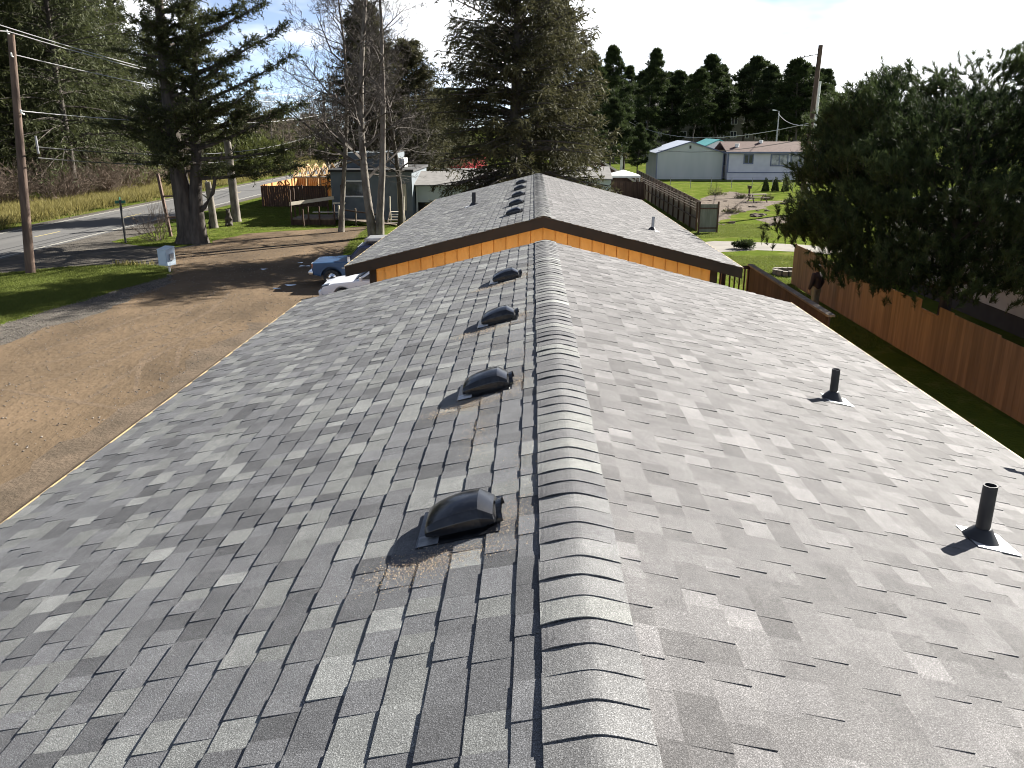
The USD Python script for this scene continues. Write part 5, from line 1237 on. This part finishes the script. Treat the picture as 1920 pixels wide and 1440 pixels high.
for px, py, top, r, lab in ((402, 428, 3.2, .24, 'short pale bare trunk right of the forked spruce'), (444, 416, 6.0, .30, 'tall pale bare trunk near the fenced yard')):
    p = on(px, py); t = thing('bare_trunk', lab, 'tree trunk', p)
    MB().tube([(0, 0, -.1), (0, 0, .3), (-.05, 0, top * .5), (-.13, 0, top)], [r * 1.35, r * 1.1, r, r * .85], 9).put('trunk', K['palebark'], t, smooth=50)
    v, f = segs(np.array([(-.1, 0, top * .8), (-.05, 0, top * .6), (-.1, 0, top * .95)]), np.array([(.5, .1, top * .95), (-.6, -.1, top * .75), (-.5, .2, top * 1.15)]), .06, .03, 6); put('stub', v, f, K['palebark'], t, kind='stuff')
def hullchain(joints, bones, refine=.03, smooth=8):
    """one continuous surface: the hull of the two end spheres of every bone, joined and smoothed"""
    def ball(j):
        p, r = joints[j]; return m3.Manifold.sphere(r, 18).translate(list(map(float, p)))
    out = None
    for a, b in bones:
        h = m3.Manifold.batch_hull([ball(a), ball(b)]); out = h if out is None else out + h
    out = out.refine_to_length(refine); g = out.to_mesh()
    m = trimesh.Trimesh(np.array(g.vert_properties)[:, :3], np.array(g.tri_verts), process=True)
    trimesh.smoothing.filter_taubin(m, iterations=smooth); return m
for px, py, sc, lab in ((430, 424, 1.0, 'small dark carved figure seated at the foot of the tall bare trunk'), (397, 428, .78, 'small dark stump-like carved figure beside the short bare trunk')):
    p = on(px, py); t = thing('carved_figure', lab, 'garden statue', p, 15, None, (sc,) * 3)
    m = hullchain({0: ((0, 0, .12), .26), 1: ((0, 0, .55), .24), 2: ((.02, 0, .82), .15), 3: ((0, -.03, 1.05), .15), 4: ((.0, -.16, 1.0), .07), 5: ((.2, -.18, .5), .08), 6: ((-.2, -.18, .5), .08), 7: ((.16, -.32, .12), .1), 8: ((-.16, -.32, .12), .1), 9: ((.1, .0, 1.2), .04), 10: ((-.1, 0, 1.2), .04)},
                  [(0, 1), (1, 2), (2, 3), (3, 4), (1, 5), (1, 6), (0, 7), (0, 8), (3, 9), (3, 10)], .06)
    put('body', m.vertices, m.faces, K['bark'], t, smooth=60)
p = on(297, 452); t = thing('twig_bush', 'small reddish leafless bush on the lawn beside the timber frame', 'shrub', p)
brush_clump(t, 2.1, 1.5, 99, 38, r0=.016)
# grey metal box on its leg
p = on(316, 511); t = thing('utility_box', 'pale blue metal box with sloping lid on a white leg at the lawn corner', 'utility box', p, -22)
v = [(-.29, -.27, .38), (.29, -.27, .38), (.29, .27, .38), (-.29, .27, .38), (-.29, -.27, 1.12), (.29, -.27, 1.12), (.29, .27, 1.24), (-.29, .27, 1.24)]
MB().add(v, [[3, 2, 1, 0], [4, 5, 6, 7], [0, 1, 5, 4], [1, 2, 6, 5], [2, 3, 7, 6], [3, 0, 4, 7]]).put('cabinet', K['boxblue'], t)
MB().add([(a * 1.05, b * 1.06, c + (.004 if c < 1.18 else .004)) for a, b, c in v[4:]] + [(a * 1.05, b * 1.06, c + .04) for a, b, c in v[4:]], [[3, 2, 1, 0], [4, 5, 6, 7], [0, 1, 5, 4], [1, 2, 6, 5], [2, 3, 7, 6], [3, 0, 4, 7]]).put('lid', K['boxblue'], t)
MB().box((.0, -.285, .75), (.5, .02, .62)).put('door', K['boxblue'], t)
MB().tube([(.1, 0, 0), (.1, 0, .4)], .05, 8).put('leg', K['white'], t); MB().box((.33, 0, .8), (.06, .25, .3)).put('meter', K['grey_metal'], t)
t = thing('bulb_shoots', 'pale flower shoots in the grass behind the pale blue box', 'flowers', on(252, 499))
rng = np.random.default_rng(8); n = 70; P = np.c_[rng.uniform(-1.1, 1.1, n), rng.uniform(-.25, .25, n), np.zeros(n)]
v, f, c = sprays(P, np.c_[rng.normal(size=(n, 2)) * .25, np.ones(n)], .34, .05, rng, rng.random(n)); put('leaves', v, f, K['drygrass'], t, tone=c)

# ------------------------------------------------------------------ small things on the right
p = on(1420, 379); t = thing('picnic_table', 'weathered picnic table beside the garden bed', 'picnic table', p, 8)
for k in range(5): MB().box((0, -.3 + k * .15, .74), (1.8, .14, .045)).put('table_plank', K['oldwood'], t)
for y in (-.7, .7): MB().box((0, y, .44), (1.8, .26, .045)).put('seat_plank', K['oldwood'], t)
for x in (-.65, .65):
    MB().bar((x, -.75, 0), (x, -.2, .72), .09, .05).put('leg', K['oldwood'], t); MB().bar((x, .75, 0), (x, .2, .72), .09, .05).put('leg', K['oldwood'], t); MB().bar((x, -.75, .40), (x, .75, .40), .05, .09).put('brace', K['oldwood'], t)
for k, px in enumerate((1435, 1453, 1472)):
    lab = 'small dark conical evergreen in the row on the lawn, ' + ('left one', 'middle one', 'right one beside the pine')[k]
    q = on(px, 359)
    if k == 0:
        cone = thing('conical_shrub', lab, 'shrub', q); rg = np.random.default_rng(161); n = 1500
        z = 1.5 * (1 - np.sqrt(rg.random(n))); a = rg.random(n) * 6.283; rr = .40 * (1 - z / 1.55) ** .8 * rg.uniform(.6, 1.05, n)
        v, f, c = sprays(np.c_[rr * np.cos(a), rr * np.sin(a), z], np.c_[np.cos(a) * .5, np.sin(a) * .5, np.ones(n)] + .3 * rg.normal(size=(n, 3)), .16, .05, rg, .1 + .5 * rg.random(n))
        put('crown', v, f, K['pine'], cone, tone=c); MB().tube([(0, 0, -.05), (0, 0, 1.2)], .04, 6).put('trunk', K['bark'], cone)
    else: copy_of(cone, lab, 'shrub', q, 70 * k, (1, 1, .98 + .05 * k))
p = on(1404, 368); t = thing('post_box', 'short brown post with a box top near the picnic table', 'post', p)
MB().box((0, 0, .4), (.14, .14, .8)).put('post', K['darkwood'], t); MB().box((0, 0, .9), (.34, .3, .26)).put('box', K['darkwood'], t); MB().box((0, 0, 1.05), (.42, .38, .05), ry=12).put('lid', K['rust'], t)
t = thing('wire_fence', 'thin wire fence with slender posts across the lawn before the shed', 'fence', (16.0, 100, 0))
for k in range(9): MB().tube([(k * 2.4, 0, 0), (k * 2.4, 0, 1.25)], .035, 6).put('post', K['grey_metal'], t)
for z in (.5, .85, 1.2): MB().tube([(0, 0, z), (19.2, 0, z)], .010, 4).put('strand', K['grey_metal'], t)
p = on(1474, 515); t = thing('stone_ring', 'ring of dark stones on the lawn by the cedar fence end', 'fire ring', p)
for k in range(13):
    a = k * 6.283 / 13; MB().box((.55 * math.cos(a), .55 * math.sin(a), .12), (.2, .24, .26 + .03 * (k % 3)), rz=math.degrees(a)).put('stone', K['stone'], t)
p = on(1392, 467); t = thing('low_shrub', 'low dark evergreen shrub at the edge of the pale driveway', 'shrub', p)
leafy_mass(t, 'foliage', .75, .5, .5, 1500, 171, 'pine', sl=.14, sw=.05)
for k, (px, py, sx, lab) in enumerate(((1388, 372, 1.0, 'left of the picnic table'), (1342, 366, 1.4, 'at the far edge of the garden bed'), (1375, 400, 1.2, 'in the middle of the garden bed'), (1440, 374, .9, 'right of the picnic table'), (1480, 380, 1.0, 'by the big pine, tall and twiggy'))):
    q = on(px, py); t = thing('garden_plant', 'dry brownish garden plant ' + lab, 'plant', q); brush_clump(t, .8 * sx, .9 * sx, 180 + k, 26, r0=.012); leafy_mass(t, 'leaves', .8 * sx, .6, .3, 300, 190 + k, 'bush', sl=.16, sw=.06)
rng = np.random.default_rng(12)
for k in range(26):                                       # clods and cut brush lying on the garden bed
    q = on(rng.uniform(1318, 1470), rng.uniform(372, 425)); sz = rng.uniform(.12, .35)
    m = trimesh.creation.icosphere(1, sz); m.vertices = m.vertices * [1.3, 1, .6] * (1 + .35 * rng.normal(size=(len(m.vertices), 1)) * .5)
    tag(put('soil_clod', m.vertices + q, m.faces, K['soil']), 'small lump of dug soil on the garden bed', 'clod', 'soil clods on the garden bed')

# ------------------------------------------------------------------ person by the fence
t = thing('person', 'person in dark jacket and khaki trousers standing by the cedar fence', 'person', (10.75, 31.6, 0), 200)
J = {'hip': ((0, 0, .95), .135), 'waist': ((0, 0, 1.10), .125), 'chest': ((0, .01, 1.32), .135), 'shL': ((-.17, 0, 1.43), .065), 'shR': ((.17, 0, 1.43), .065), 'neck': ((0, .01, 1.50), .055), 'nk2': ((0, .0, 1.58), .052), 'head': ((0, -.01, 1.68), .095), 'crown': ((0, .015, 1.72), .092), 'chin': ((0, -.06, 1.61), .045), 'nose': ((0, -.115, 1.66), .014),
     'hL': ((-.09, 0, .92), .095), 'hR': ((.09, 0, .92), .095), 'kL': ((-.12, -.04, .50), .062), 'kR': ((.12, .05, .50), .062), 'aL': ((-.14, .02, .09), .042), 'aR': ((.14, .14, .09), .042), 'tL': ((-.16, -.14, .045), .04), 'tR': ((.16, -.02, .045), .04),
     'eL': ((-.25, .03, 1.15), .046), 'eR': ((.25, .03, 1.15), .046), 'wL': ((-.24, -.08, .92), .030), 'wR': ((.26, -.06, .90), .030), 'pL': ((-.235, -.11, .84), .032), 'pR': ((.265, -.09, .82), .032)}
B = [('hip', 'waist'), ('waist', 'chest'), ('chest', 'shL'), ('chest', 'shR'), ('chest', 'neck'), ('neck', 'nk2'), ('nk2', 'head'), ('head', 'crown'), ('head', 'chin'), ('head', 'nose'), ('hip', 'hL'), ('hip', 'hR'), ('hL', 'kL'), ('hR', 'kR'), ('kL', 'aL'), ('kR', 'aR'), ('aL', 'tL'), ('aR', 'tR'), ('shL', 'eL'), ('shR', 'eR'), ('eL', 'wL'), ('eR', 'wR'), ('wL', 'pL'), ('wR', 'pR')]
for s, sx in (('L', -1), ('R', 1)):
    bx, by, bz = J['p' + s][0]
    for k in range(4):
        d = -.03 + .02 * k; ln = (.03, .036, .034, .026)[k]
        J[f'f{s}{k}0'] = ((bx - sx * .01, by + d, bz - .02), .0095); J[f'f{s}{k}1'] = ((bx - sx * .016, by + d - .004, bz - .02 - ln), .009); J[f'f{s}{k}2'] = ((bx - sx * .032, by + d - .004, bz - .02 - ln - .03), .008)
        B += [(f'f{s}{k}0', f'f{s}{k}1'), (f'f{s}{k}1', f'f{s}{k}2')]
    J[f't{s}0'] = ((bx - sx * .01, by - .035, bz + .02), .011); J[f't{s}1'] = ((bx - sx * .022, by - .062, bz - .02), .009); B.append((f't{s}0', f't{s}1'))
m = hullchain(J, B, .03, 5); put('body', m.vertices, m.faces, K['skin'], t, smooth=60)
g = lambda k, dr: (J[k][0], J[k][1] + dr)
m = hullchain({k: g(k, .025) for k in ('waist', 'chest', 'shL', 'shR', 'eL', 'eR', 'wL', 'wR', 'neck')} | {'hem': ((0, 0, .98), .168)}, [('hem', 'waist'), ('waist', 'chest'), ('chest', 'shL'), ('chest', 'shR'), ('shL', 'eL'), ('shR', 'eR'), ('eL', 'wL'), ('eR', 'wR'), ('chest', 'neck')], .05, 4)
put('jacket', m.vertices, m.faces, K['jacket'], t, smooth=60)
m = hullchain({k: g(k, .02) for k in ('hip', 'hL', 'hR', 'kL', 'kR', 'aL', 'aR')}, [('hip', 'hL'), ('hip', 'hR'), ('hL', 'kL'), ('hR', 'kR'), ('kL', 'aL'), ('kR', 'aR')], .05, 4)
put('trousers', m.vertices, m.faces, K['trousers'], t, smooth=60)
m = hullchain({'a': ((0, .02, 1.735), .095), 'b': ((0, .055, 1.66), .075)}, [('a', 'b')], .03, 3); put('hair', m.vertices, m.faces, K['hair'], t, smooth=60)
for s in 'LR':
    m = hullchain({'a': g('a' + s, .012), 'b': g('t' + s, .01)}, [('a', 'b')], .04, 3); put('shoe', m.vertices, m.faces, K['rubber'], t, smooth=60)

# ------------------------------------------------------------------ vehicles (front towards +x before turning)
def loft_side(poly, W, ch=.05):
    """a side profile as a closed shell with softened side edges"""
    P = np.array(poly, float); n = len(P)
    e = np.roll(P, -1, 0) - P; nn = np.stack([e[:, 1], -e[:, 0]], 1); nn /= np.linalg.norm(nn, axis=1, keepdims=True)
    vn = nn + np.roll(nn, 1, 0); vn /= np.maximum((vn * nn).sum(1, keepdims=True), .3)
    rings = [(-W / 2, ch), (-W / 2 + ch * .35, ch * .35), (-W / 2 + ch, 0), (W / 2 - ch, 0), (W / 2 - ch * .35, ch * .35), (W / 2, ch)]
    V = np.vstack([np.c_[(P - vn * i)[:, 0], np.full(n, y), (P - vn * i)[:, 1]] for y, i in rings])
    k = np.arange(n); kn = (k + 1) % n; F = []
    for r in range(5):
        a, b = r * n, (r + 1) * n; F += [np.stack([a + k, b + kn, a + kn], 1), np.stack([a + k, b + k, b + kn], 1)]
    from shapely.geometry import Polygon
    for r, flip in ((0, False), (5, True)):
        q = V[r * n:(r + 1) * n][:, [0, 2]]
        import mapbox_earcut
        tri = np.array(mapbox_earcut.triangulate_float64(q, np.array([n], dtype=np.uint32))).reshape(-1, 3)
        F.append((tri[:, ::-1] if flip else tri) + r * n)
    m = trimesh.Trimesh(V, np.vstack(F), process=False); 
    if m.volume < 0: m.invert()
    return m3.Manifold(m3.Mesh(vert_properties=np.array(m.vertices, np.float32), tri_verts=np.array(m.faces, np.uint32)))
def cyl(x, y, z, r, w): return m3.Manifold.cylinder(w, r, r, 28, True).rotate([90, 0, 0]).translate([x, y, z])
def wheel(parent, x, y, r, w, s, rim=K['chrome']):
    an = np.linspace(0, 2 * np.pi, 25)
    prof = [(r * .62, -w / 2), (r * .92, -w / 2), (r, -w * .32), (r, w * .32), (r * .92, w / 2), (r * .62, w / 2), (r * .62, -w / 2)]
    m = trimesh.creation.revolve(np.array(prof), sections=26); v = m.vertices[:, [0, 2, 1]] + [x, y, r]
    ty = put('wheel', v, m.faces[:, ::-1], K['rubber'], parent, smooth=40)
    prof = [(0, .02), (r * .2, .05), (r * .24, .0), (r * .5, -.03), (r * .56, .03), (r * .63, .045), (r * .63, -.06), (0, -.06)]
    m = trimesh.creation.revolve(np.array(prof), sections=26); v = m.vertices[:, [0, 2, 1]] * [1, s, 1] + [x, y + s * w * .36, r]
    put('rim', v, m.faces[:, ::-1] if s > 0 else m.faces, rim, ty, smooth=35)
def quadplate(name, pts, mat, parent, th=.012):
    p = np.array(pts, float); n = np.cross(p[1] - p[0], p[2] - p[0]); n /= np.linalg.norm(n)
    MB().add(np.vstack([p, p + n * th]), [[3, 2, 1, 0], [4, 5, 6, 7], [0, 1, 5, 4], [1, 2, 6, 5], [2, 3, 7, 6], [3, 0, 4, 7]]).put(name, mat, parent)
def man_put(name, m, mat, parent, smooth=30):
    g = m.to_mesh(); return put(name, np.array(g.vert_properties)[:, :3], np.array(g.tri_verts), mat, parent, smooth=smooth)
t = thing('parked_truck', 'old blue off-road wagon with navy hood and loaded roof rack beside the second house', 'car', (-7.62, 37.35, 0), 183, None, (1.06, 1.06, 1.06))
W = 1.9; r = .36
body = loft_side([(2.28, .5), (2.32, .72), (2.28, 1.0), (1.0, 1.06), (-2.2, 1.06), (-2.28, .9), (-2.25, .48), (-1.9, .42), (1.9, .42)], W, .06)
for x in (1.5, -1.35):
    for y in (-W / 2, W / 2): body = body - cyl(x, y, r + .03, r * 1.28, .62)
man_put('body', body, K['carblue'], t)
man_put('hood', loft_side([(2.26, 1.0), (2.20, 1.12), (1.9, 1.17), (.78, 1.2), (.78, 1.055)], W - .10, .07), K['carnavy'], t)
man_put('cabin', loft_side([(.85, 1.05), (.32, 1.66), (.1, 1.72), (-2.0, 1.72), (-2.15, 1.64), (-2.24, 1.05)], W - .16, .06), K['carnavy'], t)
for s in (-1, 1):
    y = s * (W / 2 - .073)
    for a in ([(.62, 1.10), (.24, 1.60), (-.35, 1.62), (-.35, 1.10)], [(-.47, 1.10), (-.47, 1.62), (-1.95, 1.62), (-2.05, 1.10)]):
        q = [(u, y, z) for u, z in (a if s > 0 else a)]
        m = MB(); p = np.array(q); m.add(np.vstack([p, p + [0, s * .008, 0]]), [[3, 2, 1, 0], [4, 5, 6, 7], [0, 1, 5, 4], [1, 2, 6, 5], [2, 3, 7, 6], [3, 0, 4, 7]]); m.put('side_window', K['pane'], t)
    MB().box((.72, s * (W / 2 + .05), 1.18), (.12, .2, .2)).put('mirror', K['chrome'], t)
    man_put('headlight', loft_side([(2.335, .78), (2.335, .98), (2.2, .98), (2.2, .78)], .34, .02).translate([0, s * .68, 0]), K['lampglass'], t)
    MB().box((2.26, s * .90, .87), (.1, .05, .18)).put('turn_light', K['amber'], t)
    MB().box((.1, s * (W / 2 + .006), .80), (1.9, .012, .06)).put('side_strip', K['grey_metal'], t)
    wheel(t, 1.5, s * (W / 2 - .12), r, .24, s); wheel(t, -1.35, s * (W / 2 - .12), r, .24, s)
p = [(.83, -.80, 1.09), (.83, .80, 1.09), (.36, .74, 1.63), (.36, -.74, 1.63)]; quadplate('windscreen', p, K['pane'], t, .03)
man_put('front_bumper', loft_side([(2.46, .50), (2.46, .66), (2.26, .66), (2.26, .50)], W + .04, .03), K['chrome'], t)
man_put('grille', loft_side([(2.35, .74), (2.35, .98), (2.28, .98), (2.28, .74)], .95, .015), K['darkmetal'], t)
for y in (-.6, .6): MB().bar((.05, y, 1.80), (-1.9, y, 1.80), .04, .04).put('rack_rail', K['darkmetal'], t)
for x in (0, -.6, -1.2, -1.85): MB().bar((x, -.65, 1.79), (x, .65, 1.79), .04, .04).put('rack_bar', K['darkmetal'], t)
man_put('roof_box', loft_side([(.0, 1.83), (.0, 1.98), (-.9, 2.0), (-.95, 1.83)], 1.1, .05), K['grey_metal'], t)
for y in (-.35, .1, .45): man_put('rack_lamp', cyl(.06, y, 1.9, .07, .1).rotate([0, 0, 0]), K['chrome'], t)
t = thing('parked_car', 'white saloon car parked between the blue wagon and the near roof', 'car', (-6.55, 33.6, 0), 184)
W = 1.76; r = .31
body = loft_side([(2.22, .35), (2.28, .55), (2.18, .72), (1.7, .83), (.75, .93), (-1.6, .95), (-2.15, .92), (-2.2, .6), (-2.15, .32), (-1.8, .24), (1.9, .22)], W, .08)
for x in (1.38, -1.3):
    for y in (-W / 2, W / 2): body = body - cyl(x, y, r + .02, r * 1.2, .5)
man_put('body', body, K['carwhite'], t)
man_put('cabin', loft_side([(.85, .90), (.15, 1.36), (-.15, 1.41), (-1.0, 1.39), (-1.3, 1.32), (-1.85, .93)], W - .26, .09), K['carwhite'], t)
p = [(.80, -.66, .945), (.80, .66, .945), (.19, .58, 1.345), (.19, -.58, 1.345)]; quadplate('windscreen', p, K['pane'], t, .035)
for s in (-1, 1):
    y = s * (W / 2 - .125)
    for a in ([(.6, .96), (.08, 1.31), (-.45, 1.34), (-.45, .96)], [(-.53, .96), (-.53, 1.34), (-1.1, 1.3), (-1.6, .97)]):
        p = np.array([(u, y, z) for u, z in a]); MB().add(np.vstack([p, p + [0, s * .008, 0]]), [[3, 2, 1, 0], [4, 5, 6, 7], [0, 1, 5, 4], [1, 2, 6, 5], [2, 3, 7, 6], [3, 0, 4, 7]]).put('side_window', K['pane'], t)
    man_put('headlight', loft_side([(2.24, .56), (2.2, .72), (1.9, .79), (1.95, .6)], .32, .02).translate([0, s * .70, 0]), K['pane'], t)
    MB().box((.62, s * (W / 2 + .02), 1.0), (.1, .18, .13)).put('mirror', K['carwhite'], t)
    wheel(t, 1.38, s * (W / 2 - .11), r, .2, s); wheel(t, -1.3, s * (W / 2 - .11), r, .2, s)
man_put('bumper', loft_side([(2.33, .3), (2.35, .5), (2.2, .52), (2.2, .28)], W - .02, .05), K['carwhite'], t)
# puddles glinting on the lot
for k, (px, py, s) in enumerate(((544, 535, .5), (518, 541, .35), (566, 499, .3), (578, 499, .25), (564, 493, .3), (590, 492, .35), (494, 505, .3))):
    q = on(px, py); a = np.linspace(0, 2 * np.pi, 18)[:-1]; rr = .45 * s * (1 + .3 * np.sin(3 * a + k)) 
    v = np.c_[q[0] + rr * np.cos(a), q[1] + rr * .8 * np.sin(a), np.full(17, .013)]
    put('puddle', np.vstack([v, [[q[0], q[1], .013]]]), [[i, (i + 1) % 17, 17] for i in range(17)], K['pane'], kind='structure')
